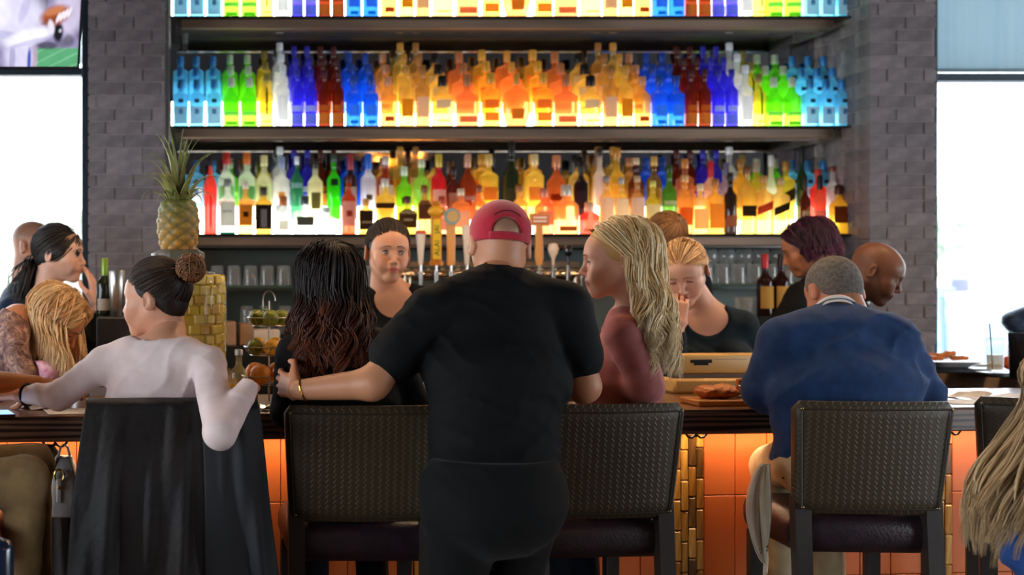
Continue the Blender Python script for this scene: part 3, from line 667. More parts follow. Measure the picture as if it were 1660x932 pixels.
o_, b_, h_ = handle(874, 362, [(.014, 0), (.022, .2), (.016, .9), (.015, 1.)], m_hw, 'wooden tap handle carrying a small framed plaque', 3., .7)
pl = sub(tt, 'handle_plaque', m_hw, lambda g: g.box(b_ + np.array([-.048, -.012, h_ * .94]), b_ + np.array([.048, .008, h_ * .94 + .062]), .003))
sub(tt, 'plaque_face', m_hred, lambda g: g.box(b_ + np.array([-.038, -.0145, h_ * .94 + .01]), b_ + np.array([.038, -.011, h_ * .94 + .052]), .001))
sub(tt, 'plaque_panel', m_hwhite, lambda g: (g.box(b_ + np.array([-.034, -.016, h_ * .94 + .034]), b_ + np.array([.034, -.0135, h_ * .94 + .046]), .0005), g.box(b_ + np.array([-.034, -.016, h_ * .94 + .016]), b_ + np.array([.034, -.0135, h_ * .94 + .028]), .0005)))
handle(897, 394, [(.006, 0), (.009, .3), (.022, .55), (.027, .75), (.02, .95), (.008, 1.)], m_hwhite, 'egg-shaped white tap handle')
o_, b_, h_ = handle(921, 398, [(.006, 0), (.008, .45), (.016, .52), (.02, .75), (.014, 1.)], m_hblack, 'short glossy black tap handle')

# ---------------------------------------------------------------- the bar
TH = math.atan(.0885); CT, ST = math.cos(TH), math.sin(TH)
BAR_Z, BAR_T, BAR_W, OVER = 1.07, .083, .66, .29
m_top, nt_, out_ = newmat('dark_striped_wood'); L_ = nt_.links.new
tc_ = N(nt_, 'ShaderNodeTexCoord'); mp_ = N(nt_, 'ShaderNodeMapping'); mp_.inputs['Scale'].default_value = (.55, 5, 9); L_(tc_.outputs['Object'], mp_.inputs[0])
wv_ = N(nt_, 'ShaderNodeTexWave', bands_direction='Z'); wv_.inputs['Scale'].default_value = 1.6; wv_.inputs['Distortion'].default_value = 7; wv_.inputs['Detail'].default_value = 3; wv_.inputs['Detail Scale'].default_value = 1.2
L_(mp_.outputs[0], wv_.inputs[0])
cr_ = N(nt_, 'ShaderNodeValToRGB'); cr_.color_ramp.elements[0].color = lin('#221913'); cr_.color_ramp.elements[0].position = .2; cr_.color_ramp.elements[1].color = lin('#84695a'); cr_.color_ramp.elements[1].position = .75
L_(wv_.outputs[0], cr_.inputs[0]); p_ = N(nt_, 'ShaderNodeBsdfPrincipled'); L_(cr_.outputs[0], p_.inputs['Base Color']); p_.inputs['Roughness'].default_value = .32
p_.inputs['Coat Weight'].default_value = .35; p_.inputs['Coat Roughness'].default_value = .2
L_(p_.outputs[0], out_.inputs[0])
m_surface = mat('bar_top_varnish', '#8a6444', .3, col2='#6a4a32', scale=3, stretch=(.5, 8, 8), coat=.4)
bar = thing('bar_counter', 'long dark wood bar counter with terracotta tile front', 'bar counter', (0, 4.161, 0), TH)
BX0, BX1 = -1.9, 4.45
sub(bar, 'countertop', m_top, lambda g: g.box((BX0, 0, BAR_Z - BAR_T), (BX1, BAR_W, BAR_Z - .003), .006))
sub(bar, 'top_veneer', m_surface, lambda g: g.box((BX0 + .004, .004, BAR_Z - .004), (BX1 - .004, BAR_W - .004, BAR_Z), .001))
sub(bar, 'core', mat('bar_core_grout', '#a8572c', .8), lambda g: g.box((BX0, OVER + .009, 0), (BX1, BAR_W - .04, BAR_Z - BAR_T)))
m_tile = mat('terracotta_tile', '#d9763e', .38, col2='#cf6a34', scale=4, bump=.05, bscale=25, rnd=.05)
rows_ = [(.10, .427), (.430, .726), (.729, .986)]
PITCH, SW = .1189, .118
_tm = {}
def tile_mesh(w_, h_):
    k = (round(w_, 4), round(h_, 4))
    if k not in _tm:
        g = G(); g.box((0, 0, 0), (w_ - .003, .01, h_), .0018); me = g.mesh('tile'); me.materials.append(m_tile); _tm[k] = me
    return _tm[k]
mos = [mat('mosaic_%d' % i, c, .3, scale=10, stretch=(9, 9, 1.2), col2=c2, coat=.3) for i, (c, c2) in enumerate([('#d2a24e', '#b07e34'), ('#b98438', '#8a5a24'), ('#6b4a24', '#4c3218'), ('#e0b866', '#c49448'), ('#8c6a34', '#6a4c22')])]
gq = G(); gq.box((0, 0, 0), (.0265, .014, .108), .004); _mq = []
for m_ in mos:
    me = gq.mesh('mosaic_tile'); me.materials.append(m_); _mq.append(me)
rr = random.Random(3)
S_ = [1.868 + .95 * k for k in range(-4, 3)]
for sx in S_:
    for c in range(4):
        z = .10 - rr.uniform(0, .09)
        while z < .97:
            if z > .08:
                o = link('mosaic_tile', rr.choice(_mq if rr.random() < .5 else [_mq[0], _mq[3], _mq[1]]), None, bar); o.location = (sx - SW / 2 + .003 + c * .0288, OVER - .007 + rr.uniform(-.002, .002), z)
                if z + .108 > .986: o.scale = (1, 1, max(.05, (.986 - z) / .108))
            z += .1105
    for k in range(7):
        for z0, z1 in rows_:
            o = link('tile', tile_mesh(PITCH, z1 - z0), None, bar); o.location = (sx + SW / 2 + k * PITCH + .0015, OVER, z0)
# strip lamp below the overhang
ls = thing('led_strip', 'warm led strip lamp fixed under the bar overhang', 'light', (0, 4.161, 0), TH)
sub(ls, 'diffuser', emitter('bar_led', '#ffb060', 2.), lambda g: g.box((BX0 + .1, OVER - .075, BAR_Z - BAR_T - .012), (BX1 - .1, OVER - .055, BAR_Z - BAR_T - .004)))
sub(ls, 'channel', m_dsteel, lambda g: g.box((BX0 + .1, OVER - .085, BAR_Z - BAR_T - .010), (BX1 - .1, OVER - .077, BAR_Z - BAR_T + .001)))
l_ = area_light('bar_led_light', (1.2 * CT - (OVER - .065) * ST, 4.161 + 1.2 * ST + (OVER - .065) * CT, BAR_Z - BAR_T - .016), (0, 0, TH), 6.0, .03, 11, (1, .70, .43))
m_iron = mat('black_iron', '#15110f', .4, metal=.7)
for sx in S_:
    hk = thing('coat_hook', 'black double coat hook under the bar edge above the mosaic strip', 'hook', (0, 4.161, 0), TH, 'coat hooks under the bar')
    c = np.array([sx - .02 - .0, .19, BAR_Z - BAR_T])
    sub(hk, 'hook_bar', m_iron, lambda g: (g.box(c + np.array([-.012, -.012, -.006]), c + np.array([.012, .012, .001]), .001), g.tube([c, c + np.array([0, 0, -.034])], .0035, 6)), True)
    for s_ in (-1, 1):
        sub(hk, 'prong', m_iron, lambda g: g.tube([c + np.array([s_ * a, 0, b]) for a, b in ((0, -.022), (.006, -.03), (.016, -.037), (.028, -.035), (.036, -.026), (.04, -.019))], [.004, .004, .004, .004, .004, .005], 6), True)
# the legs of the bar running back towards the windows
m_stone = mat('thick_brown_top_edge', '#b59a80', .55, col2='#9a8068', scale=9, stretch=(1, 1, 3), bump=.1)
def bar_leg(x0, x1, y0, y1, label):
    t = thing('bar_return', label, 'bar counter', ((x0 + x1) / 2, y0, 0)); hw = (x1 - x0) / 2
    sub(t, 'countertop', m_stone, lambda g: g.box((-hw, 0, BAR_Z - .12), (hw, y1 - y0, BAR_Z - .003), .006))
    sub(t, 'top_veneer', m_surface, lambda g: g.box((-hw + .004, .004, BAR_Z - .004), (hw - .004, y1 - y0 - .004, BAR_Z + .001), .001))
    sub(t, 'core', m_black, lambda g: g.box((-hw + .03, .02, 0), (hw - .2, y1 - y0 - .02, BAR_Z - .12)))
bar_leg(3.68, 4.38, 5.2, 6.5, 'side bar with thick brown edge near the car window')
bar_leg(-.28, .25, 4.85, 6.15, 'side bar under the elbows of the woman in the patterned blouse')

# ---------------------------------------------------------------- chairs
def chair_leather():
    m, nt, out = newmat('zigzag_stitched_leather'); L = nt.links.new
    tc = N(nt, 'ShaderNodeTexCoord'); sp = N(nt, 'ShaderNodeSeparateXYZ'); L(tc.outputs['Object'], sp.inputs[0])
    pp = N(nt, 'ShaderNodeMath', operation='PINGPONG'); pp.inputs[1].default_value = .008; L(sp.outputs[2], pp.inputs[0])
    ad = N(nt, 'ShaderNodeMath', operation='ADD'); L(sp.outputs[0], ad.inputs[0]); L(pp.outputs[0], ad.inputs[1])
    ml = N(nt, 'ShaderNodeMath', operation='MULTIPLY'); ml.inputs[1].default_value = 2 * math.pi / .0225; L(ad.outputs[0], ml.inputs[0])
    sn = N(nt, 'ShaderNodeMath', operation='SINE'); L(ml.outputs[0], sn.inputs[0])
    mr = N(nt, 'ShaderNodeMapRange'); mr.inputs[1].default_value = .55; mr.inputs[2].default_value = .95; L(sn.outputs[0], mr.inputs[0])
    nz = N(nt, 'ShaderNodeTexNoise'); nz.inputs['Scale'].default_value = 7; L(tc.outputs['Object'], nz.inputs[0])
    base = mixcol(nt, nz.outputs[0], lin('#43361f'), lin('#392e1e'))
    c = mixcol(nt, mr.outputs[0], base, lin('#50442d'))
    p = N(nt, 'ShaderNodeBsdfPrincipled'); L(c, p.inputs['Base Color']); p.inputs['Roughness'].default_value = .5
    b = N(nt, 'ShaderNodeBump'); b.inputs['Strength'].default_value = .35; b.inputs['Distance'].default_value = .004; L(mr.outputs[0], b.inputs['Height']); L(b.outputs[0], p.inputs['Normal'])
    L(p.outputs[0], out.inputs[0]); return m
m_cl = chair_leather(); m_pipe_l = mat('leather_piping', '#3a3226', .5); m_seat = mat('dark_seat_leather', '#33222a', .36, scale=30, bump=.15, col2='#281c22', bscale=120)
m_leg = mat('dark_stained_wood', '#37302b', .5, scale=6, stretch=(8, 8, 1)); m_stud = mat('bronze_stud', '#8a7a58', .3, metal=.9)
ZB0, ZB1 = .78, 1.135
def back_c(x, z):
    return .025 * (x / .24) ** 2 + .0 - .05 * (z - ZB0) / .355
def make_chair(label):
    t = thing('bar_chair', label, 'chair', group='bar chairs')
    g = G(); n = 40; rings = []
    for i in range(15):
        v = i / 14; z = ZB0 + (ZB1 - ZB0) * v; e = min(v, 1 - v) * (ZB1 - ZB0)
        k = 1 if e > .02 else math.sqrt(max(0, 1 - (1 - e / .02) ** 2)); hw = (.222 + .02 * v) - (1 - k) * .018; ht = .027 * (.35 + .65 * k)
        ring = []
        for j in range(n):
            a = 2 * math.pi * (j + .5) / n; x, y = math.cos(a), math.sin(a); q = (abs(x) ** 7 + abs(y) ** 7) ** (-1 / 7)
            xx = hw * q * x; ring.append((xx, back_c(xx, z) + ht * q * y, z))
        rings.append(ring)
    V = [p for r in rings for p in r]; m = len(rings)
    g.add(V, [(i * n + j, i * n + (j + 1) % n, (i + 1) * n + (j + 1) % n, (i + 1) * n + j) for i in range(m - 1) for j in range(n)] + [tuple(range(n))[::-1], tuple((m - 1) * n + j for j in range(n))])
    bk = g.build('backrest', m_cl, t, True)
    pth = []
    for u in np.linspace(0, 1, 81):
        q = u * 4 % 4; hx = lambda z: .208 + .02 * (z - ZB0) / .355
        if q < 1: x, z = -1 + 2 * q, 0
        elif q < 2: x, z = 1, q - 1
        elif q < 3: x, z = 1 - 2 * (q - 2), 1
        else: x, z = -1, 4 - q
        zz = ZB0 + .018 + (ZB1 - ZB0 - .04) * z; xx = x * hx(zz); pth.append((xx, back_c(xx, zz) - .0275, zz))
    g = G(); g.tube(pth, .0032, 5, caps=False); g.build('piping', m_pipe_l, bk, True)
    for x in (-.206, .206):
        for z in (ZB0 + .02, ZB1 - .022):
            xx = x * (1 + .09 * (z > 1)); sub(bk, 'stud', m_stud, lambda g: g.ball((xx, back_c(xx, z) - .0275, z), (.006, .004, .006), 8, 6), True)
    for s_ in (-1, 1):
        sub(t, 'leg', m_leg, lambda g: g.add([(s_ * .2 - .023, -.02 - .04, 0), (s_ * .2 + .023, -.02 - .04, 0), (s_ * .2 + .023, .02 - .04, 0), (s_ * .2 - .023, .02 - .04, 0),
            (s_ * .2 - .025, -.0, .83), (s_ * .2 + .025, -.0, .83), (s_ * .2 + .025, .045, .83), (s_ * .2 - .025, .045, .83)], [(3, 2, 1, 0), (4, 5, 6, 7), (0, 1, 5, 4), (1, 2, 6, 5), (2, 3, 7, 6), (3, 0, 4, 7)]))
        sub(t, 'leg', m_leg, lambda g: g.box((s_ * .195 - .022, .37, 0), (s_ * .195 + .022, .412, .65), .003))
    sub(t, 'seat', m_seat, lambda g: g.box((-.225, .02, .645), (.225, .455, .772), .045), True)
    sub(t, 'stretcher', m_leg, lambda g: g.box((-.19, -.02, .26), (.19, .004, .29), .003))
    sub(t, 'stretcher', m_leg, lambda g: g.box((-.19, .38, .22), (.19, .405, .25), .003))
    for s_ in (-1, 1): sub(t, 'stretcher', m_leg, lambda g: g.box((s_ * .195 - .012, -.02, .3), (s_ * .195 + .012, .39, .33), .003))
    return t
c0 = make_chair('tan zigzag-stitched bar chair under the dark-haired woman in black')
def put(o, px, D, rz): o.location = ((px - VX) / FPX * D, D, 0); o.rotation_euler = (0, 0, math.radians(rz)); return o
c0k = list(c0.children)
bpy.context.view_layer.update(); c0k = list(c0.children)
def chair(label, px, D, rz):
    c = copy_tree(c0, None, c0k); c['label'] = label; return put(c, px, D, rz)
chair('bar chair hidden beneath the dark draped coat', 277, 3.83, 3)
put(c0, 588, 3.88, 0)
chair('tan zigzag-stitched bar chair under the blonde woman in mauve', 978, 3.93, 5)
chair('tan zigzag-stitched bar chair under the man in the blue sweater', 1408, 4.0, -3)
chair('tan zigzag-stitched bar chair at the bar before the long-haired person', 1722, 4.06, -25)
# seats of neighbours cut by the frame
sd = thing('side_stool', 'bar stool with rust-brown leather seat under the person in khaki trousers', 'stool', (at(-117, 840, 3.82)[0], 3.82, 0))
m_rust = mat('rust_leather', '#8a4a2c', .35, scale=20, bump=.1)
sub(sd, 'seat', m_rust, lambda g: g.box((-.24, -.22, .7), (.225, .22, .80), .04), True)
for x in (-.19, .19):
    for y in (-.18, .18): sub(sd, 'leg', m_leg, lambda g: g.box((x - .02, y - .02, 0), (x + .02, y + .02, .71), .003))
sd2 = thing('low_chair', 'glossy navy chair corner in front of the khaki trousers', 'chair', (at(-60, 900, 3.15)[0], 3.15, 0))
m_navyg = mat('glossy_navy', '#15233c', .15, coat=.8)
sub(sd2, 'backrest', m_navyg, lambda g: g.box((-.25, -.03, .45), (.125, .03, EYE - (872 - VY) / FPX * 3.15), .028), True)
sub(sd2, 'seat', m_navyg, lambda g: g.box((-.25, .0, .42), (.12, .42, .48), .02), True)
for x in (-.22, .09):
    for y in (0, .38): sub(sd2, 'leg', m_leg, lambda g: g.box((x - .018, y - .018, 0), (x + .018, y + .018, .43), .003))

# ---------------------------------------------------------------- smooth bodies: distance fields turned into meshes
def smin(a, b, k):
    h = np.clip(.5 + .5 * (b - a) / k, 0, 1); return b * (1 - h) + a * h - k * h * (1 - h)
def rot(yaw=0, pitch=0, roll=0):
    """columns: right, forward, up; yaw turns left, pitch looks up, roll tilts right (degrees)"""
    y, p, r = map(math.radians, (yaw, pitch, roll))
    Rz = np.array([[math.cos(y), -math.sin(y), 0], [math.sin(y), math.cos(y), 0], [0, 0, 1]])
    Rx = np.array([[1, 0, 0], [0, math.cos(p), -math.sin(p)], [0, math.sin(p), math.cos(p)]])
    Ry = np.array([[math.cos(r), 0, math.sin(r)], [0, 1, 0], [-math.sin(r), 0, math.cos(r)]])
    return Rz @ Rx @ Ry
def dist(pr, X, Y, Z, grow=0.):
    k = pr[0]
    if k == 'cap':
        _, a, b, ra, rb = pr; a = np.array(a, float); d = np.array(b, float) - a; L2 = max(float(d @ d), 1e-9)
        px, py, pz = X - a[0], Y - a[1], Z - a[2]; t = np.clip((px * d[0] + py * d[1] + pz * d[2]) / L2, 0, 1)
        return np.sqrt((px - t * d[0]) ** 2 + (py - t * d[1]) ** 2 + (pz - t * d[2]) ** 2) - (ra + (rb - ra) * t) - grow
    if k == 'ecap':
        _, a, b, r0, r1, xd = pr; a = np.array(a, float); d = np.array(b, float) - a; L = np.linalg.norm(d); w_ = d / L
        u = np.array(xd, float); u = u - w_ * (u @ w_); u /= np.linalg.norm(u); v = np.cross(w_, u)
        px, py, pz = X - a[0], Y - a[1], Z - a[2]
        s = px * w_[0] + py * w_[1] + pz * w_[2]; t = np.clip(s / L, 0, 1); ex = s - t * L
        rx = r0[0] + (r1[0] - r0[0]) * t + grow; ry = r0[1] + (r1[1] - r0[1]) * t + grow
        q = np.sqrt(((px * u[0] + py * u[1] + pz * u[2]) / rx) ** 2 + ((px * v[0] + py * v[1] + pz * v[2]) / ry) ** 2 + (ex / (np.minimum(rx, ry) * .8)) ** 2)
        return (q - 1) * np.minimum(rx, ry)
    _, c, r, R = pr; r = np.array(r, float) + grow; c = np.array(c, float)
    px, py, pz = X - c[0], Y - c[1], Z - c[2]
    if R is not None:
        R = np.array(R); px, py, pz = (px * R[0, 0] + py * R[1, 0] + pz * R[2, 0], px * R[0, 1] + py * R[1, 1] + pz * R[2, 1], px * R[0, 2] + py * R[1, 2] + pz * R[2, 2])
    k0 = np.sqrt((px / r[0]) ** 2 + (py / r[1]) ** 2 + (pz / r[2]) ** 2); k1 = np.sqrt((px / r[0] ** 2) ** 2 + (py / r[1] ** 2) ** 2 + (pz / r[2] ** 2) ** 2) + 1e-9
    return k0 * (k0 - 1) / k1
def bbox(pr, pad):
    if pr[0] == 'cap':
        a, b = np.array(pr[1], float), np.array(pr[2], float); r = max(pr[3], pr[4]) + pad
    elif pr[0] == 'ecap':
        a, b = np.array(pr[1], float), np.array(pr[2], float); r = max(max(pr[3]), max(pr[4])) + pad
    else: a = b = np.array(pr[1], float); r = float(np.max(pr[2])) + pad
    return np.minimum(a, b) - r, np.maximum(a, b) + r
def field_mesh(prims, res, k=.03, grow=0., cuts=(), planes=(), disp=None):
    """prims: list of primitives (optional dict last item with own k); cuts: (primitive, k); planes: (point, normal) keep the side against the normal"""
    items = []
    for p in prims:
        kk = k
        if isinstance(p[-1], dict): kk = p[-1]['k']; p = p[:-1]
        items.append((p, kk))
    B = [bbox(p, grow + .03) for p, _ in items]
    lo = np.min([b[0] for b in B], axis=0) - 2 * res; hi = np.max([b[1] for b in B], axis=0) + 2 * res
    n = np.ceil((hi - lo) / res).astype(int) + 1
    F = np.full(n, .2, np.float32); ax = [(lo[i] + res * np.arange(n[i])).astype(np.float32) for i in range(3)]
    def sl(b):
        i0 = np.clip(((b[0] - lo) / res).astype(int), 0, n - 1); i1 = np.clip(((b[1] - lo) / res).astype(int) + 2, 1, n)
        return tuple(slice(a, c) for a, c in zip(i0, i1))
    def co(s): return ax[0][s[0]][:, None, None], ax[1][s[1]][None, :, None], ax[2][s[2]][None, None, :]
    for p, kk in items:
        s = sl(bbox(p, grow + kk + .02))
        F[s] = smin(F[s], dist(p, *co(s), grow).astype(np.float32), kk)
    if disp is not None:
        s = (slice(None),) * 3; F += disp(*co(s)).astype(np.float32)
    for p, kk in cuts:
        s = sl(bbox(p, kk + .02)); d = dist(p, *co(s)).astype(np.float32); F[s] = -smin(-F[s], d, kk)
    for q, nv in planes:
        X, Y, Z = co((slice(None),) * 3); nv = np.array(nv, float); nv /= np.linalg.norm(nv)
        F = np.maximum(F, ((X - q[0]) * nv[0] + (Y - q[1]) * nv[1] + (Z - q[2]) * nv[2]).astype(np.float32))
    return nets(F, lo, res)
def nets(F, lo, res):
    S = F < 0; n = np.array(F.shape)
    c = np.zeros(n - 1, np.int8)
    for i in (0, 1):
        for j in (0, 1):
            for k in (0, 1): c += S[i:n[0] - 1 + i, j:n[1] - 1 + j, k:n[2] - 1 + k]
    act = (c > 0) & (c < 8); ii = np.argwhere(act); idx = np.full(n - 1, -1, np.int64); idx[act] = np.arange(len(ii))
    acc = np.zeros((len(ii), 3)); cnt = np.zeros(len(ii))
    cor = [np.array((i, j, k)) for i in (0, 1) for j in (0, 1) for k in (0, 1)]
    for a in cor:
        for b in cor:
            if (b - a).min() >= 0 and (b - a).sum() == 1:
                f1 = F[tuple((ii + a).T)]; f2 = F[tuple((ii + b).T)]; m = (f1 < 0) != (f2 < 0)
                t = np.where(m, f1 / np.where(m, f1 - f2, 1), 0); acc += np.where(m[:, None], a + (b - a) * t[:, None], 0); cnt += m
    V = lo + res * (ii + acc / cnt[:, None]); Q = []
    for axis in range(3):
        u, v = (axis + 1) % 3, (axis + 2) % 3
        s0 = [slice(None)] * 3; s1 = [slice(None)] * 3; s0[axis] = slice(0, -1); s1[axis] = slice(1, None)
        e = np.argwhere(S[tuple(s0)] != S[tuple(s1)])
        e = e[(e[:, u] > 0) & (e[:, v] > 0) & (e[:, u] < n[u] - 1) & (e[:, v] < n[v] - 1)]
        du = np.zeros(3, int); du[u] = 1; dv = np.zeros(3, int); dv[v] = 1
        q = np.stack([idx[tuple((e - du - dv).T)], idx[tuple((e - dv).T)], idx[tuple(e.T)], idx[tuple((e - du).T)]], 1)
        fl = ~S[tuple(e.T)]; q[fl] = q[fl][:, ::-1]; Q.append(q)
    return V, np.concatenate(Q)
def relax(V, Q, it=1):
    for _ in range(it):
        A = np.zeros_like(V); c = np.zeros(len(V))
        for i in range(4):
            for j in (1, 3): np.add.at(A, Q[:, i], V[Q[:, (i + j) % 4]]); np.add.at(c, Q[:, i], 1)
        V = V * .4 + .6 * A / np.maximum(c, 1)[:, None]
    return V
def np_mesh(name, V, Q, off, cols=None):
    me = bpy.data.meshes.new(name); V = np.asarray(V, np.float32) - np.asarray(off, np.float32)
    me.vertices.add(len(V)); me.vertices.foreach_set('co', V.ravel())
    me.loops.add(len(Q) * 4); me.loops.foreach_set('vertex_index', np.asarray(Q, np.int32).ravel())
    me.polygons.add(len(Q)); me.polygons.foreach_set('loop_start', np.arange(len(Q), dtype=np.int32) * 4)
    try: me.polygons.foreach_set('loop_total', np.full(len(Q), 4, np.int32))
    except Exception: pass
    me.update(calc_edges=True); me.validate()
    if cols is not None: setcol(me, cols)
    me.polygons.foreach_set('use_smooth', np.ones(len(me.polygons), bool))
    return me
def folds(amp, scale=1., seed=0., dirn=(0, 0, 1)):
    """cloth creases as a displacement of the field"""
    def f(X, Y, Z):
        a = 46 * scale
        wx = .035 * np.sin(13 * (Z + .7 * Y) + seed) + .02 * np.sin(29 * (Z - X) + 2 * seed); wz = .04 * np.sin(11 * (X + .5 * Y) + 1.7 * seed) + .02 * np.sin(23 * (X + Z) - seed)
        m1 = .5 + .5 * np.sin(7 * (X + .5 * Z) + 3 * seed); m2 = .5 + .5 * np.sin(6.3 * (Y - X + Z) + 1.3 * seed)
        r1 = 1 - np.abs(np.sin(a * ((Z + wz) * .9 + .45 * (X + wx)))); r2 = 1 - np.abs(np.sin(a * .8 * ((Z + wz) * .7 - .7 * (X + wx) + .3 * Y)))
        return -amp * (1.5 * m1 * r1 ** 3 + 1.3 * m2 * r2 ** 3 - .4) + .3 * amp * np.sin(17 * (X + wz)) * np.sin(15 * (Z + wx))
    return f

# ---- head in its own frame: +Y face, +Z up, origin between the eyes' height and the ears
def head_prims(female=True, wide=1., fat=0.):
    w_ = wide; f = 1. if female else 1.04
    P = [('ell', (0, -.012, .034), (.0755 * w_, .097, .083), None), ('ell', (0, .026, -.028), (.06 * w_, .064, .082), None, {'k': .04}),
         ('ell', (0, .05, .03), (.06 * w_, .042, .05), None, {'k': .03})]
    for s in (-1, 1):
        P += [('cap', (s * (.047 if female else .052) * w_, -.006, -.046), (s * .012, .066, -.098 * f), (.017 if female else .021) + fat, (.014 if female else .017) + fat, {'k': .03}), ('ell', (s * .042 * w_, .058, -.026), (.024, .024, .02), None, {'k': .025}),
              ('ell', (s * .032, .074, -.052), (.022, .018, .022), None, {'k': .025}),
              ('cap', (s * .012, .0875, .021), (s * .044, .073, .02), .0085 if female else .011, .007, {'k': .014})]
    P += [('ell', (0, .078, -.1 * f), (.019, .015, .014), None, {'k': .02}), ('cap', (0, .086, -.06), (0, .082, -.078), .017, .015, {'k': .02})]
    return P
def head_feature_prims(female=True, W=1.):
    P = [('cap', (0, .089, .012), (0, .108, -.027), .0065, .0095, {'k': .012}), ('ell', (0, .112, -.034), (.0092, .0105, .0088), None, {'k': .008})]
    for s in (-1, 1):
        P += [('ell', (s * .0115, .1015, -.0385), (.0062, .0085, .0065), None, {'k': .006}), ('ell', (s * .032, .0765, .0), (.0155, .0135, .0125), None, {'k': .006}),
              ('ell', (s * (.0755 * W + .007), -.02, -.008), (.0085, .021, .033), rot(s * -30), {'k': .008})]
    P += [('cap', (-.012, .098, -.0605), (.012, .098, -.0605), .0058, .0058, {'k': .008}), ('cap', (-.025, .087, -.065), (.025, .087, -.065), .0035, .0035, {'k': .008}),
          ('cap', (-.009, .097, -.0715), (.009, .097, -.0715), .0065, .0065, {'k': .008})]
    return P
SKIN = {}
def build_head(spec, M, T):
    """returns vertices, quads and colours of the head in world space"""
    fem = spec.get('female', True); wide = spec.get('wide', 1.)
    key = (fem, wide, spec.get('fat', 0.), spec.get('hres', .005))
    if key not in SKIN:
        base = head_prims(fem, wide, spec.get('fat', 0.)); sock = [(('ell', (s * .033, .096, .001), (.0175, .0165, .0125), None), .014) for s in (-1, 1)]
        # sockets are pressed in before lids, nose and lips are put on
        items = [p if isinstance(p[-1], dict) else p + ({'k': .04},) for p in base]
        lo = np.array([-.13, -.15, -.24]); hi = np.array([.13, .15, .15]); res = key[3]
        n = np.ceil((hi - lo) / res).astype(int); X, Y, Z = [(lo[i] + res * np.arange(n[i])).astype(np.float32) for i in range(3)]
        X, Y, Z = X[:, None, None], Y[None, :, None], Z[None, None, :]
        F = np.full(n, .2, np.float32)
        for p in items: F = smin(F, dist(p[:-1], X, Y, Z), p[-1]['k'])
        F = smin(F, dist(('ecap', (0, -.03, -.03), (0, -.045, -.19), (.054 * (1 if fem else 1.12), .056 * (1 if fem else 1.12)), (.056 * (1 if fem else 1.15), .058 * (1 if fem else 1.15)), (1, 0, 0)), X, Y, Z), .03)
        for p, kk in sock: F = -smin(-F, dist(p, X, Y, Z), kk)
        for p in head_feature_prims(fem, wide): F = smin(F, dist(p[:-1], X, Y, Z), p[-1]['k'])
        for s in (-1, 1): F = -smin(-F, dist(('ell', (s * (.0755 * wide + .0165), -.013, -.005), (.006, .012, .021), rot(s * -30)), X, Y, Z), .005)
        F = -smin(-F, dist(('cap', (-.021, .1035, -.0665), (.021, .1035, -.0665), .0022, .0022), X, Y, Z), .004)
        V, Q = nets(F.astype(np.float32), lo, res); SKIN[key] = (relax(V, Q, 1), Q)
    V, Q = SKIN[key]; V = V.copy()
    sk = np.array(lin(spec['skin'])[:3]); C = np.tile(sk, (len(V), 1))
    def blend(mask, col, a):
        C[:] = C * (1 - (a * mask)[:, None]) + np.array(col) * (a * mask)[:, None]
    x, y, z = V.T
    lipc = np.array(lin(spec.get('lips', '#a8504a'))[:3])
    blend(np.clip(1.6 - np.sqrt((x / .03) ** 2 + ((z + .0665) / .0105) ** 2 + (np.minimum(y - .092, 0) / .012) ** 2) * 1.25, 0, 1), lipc, .8)
    blend(np.exp(-(((np.abs(x) - .042) / .02) ** 2 + ((z + .035) / .018) ** 2)) * (y > .03), sk * np.array([1.05, .72, .68]), .35)
    if spec.get('beard'): blend(np.clip((-.045 - z) / .02, 0, 1) * (y > -.03) * np.clip((z + .135) / .02, 0, 1), lin(spec['beard'])[:3], .55)
    if spec.get('stubble'): blend(np.clip((z - .012 - .35 * np.maximum(y, 0) - .02 * (y > .03)) / .03, 0, 1) * (y < .07), lin(spec['stubble'])[:3], .6)
    sc = spec.get('hscale', 1.)
    return V * sc @ M.T + T, Q, C
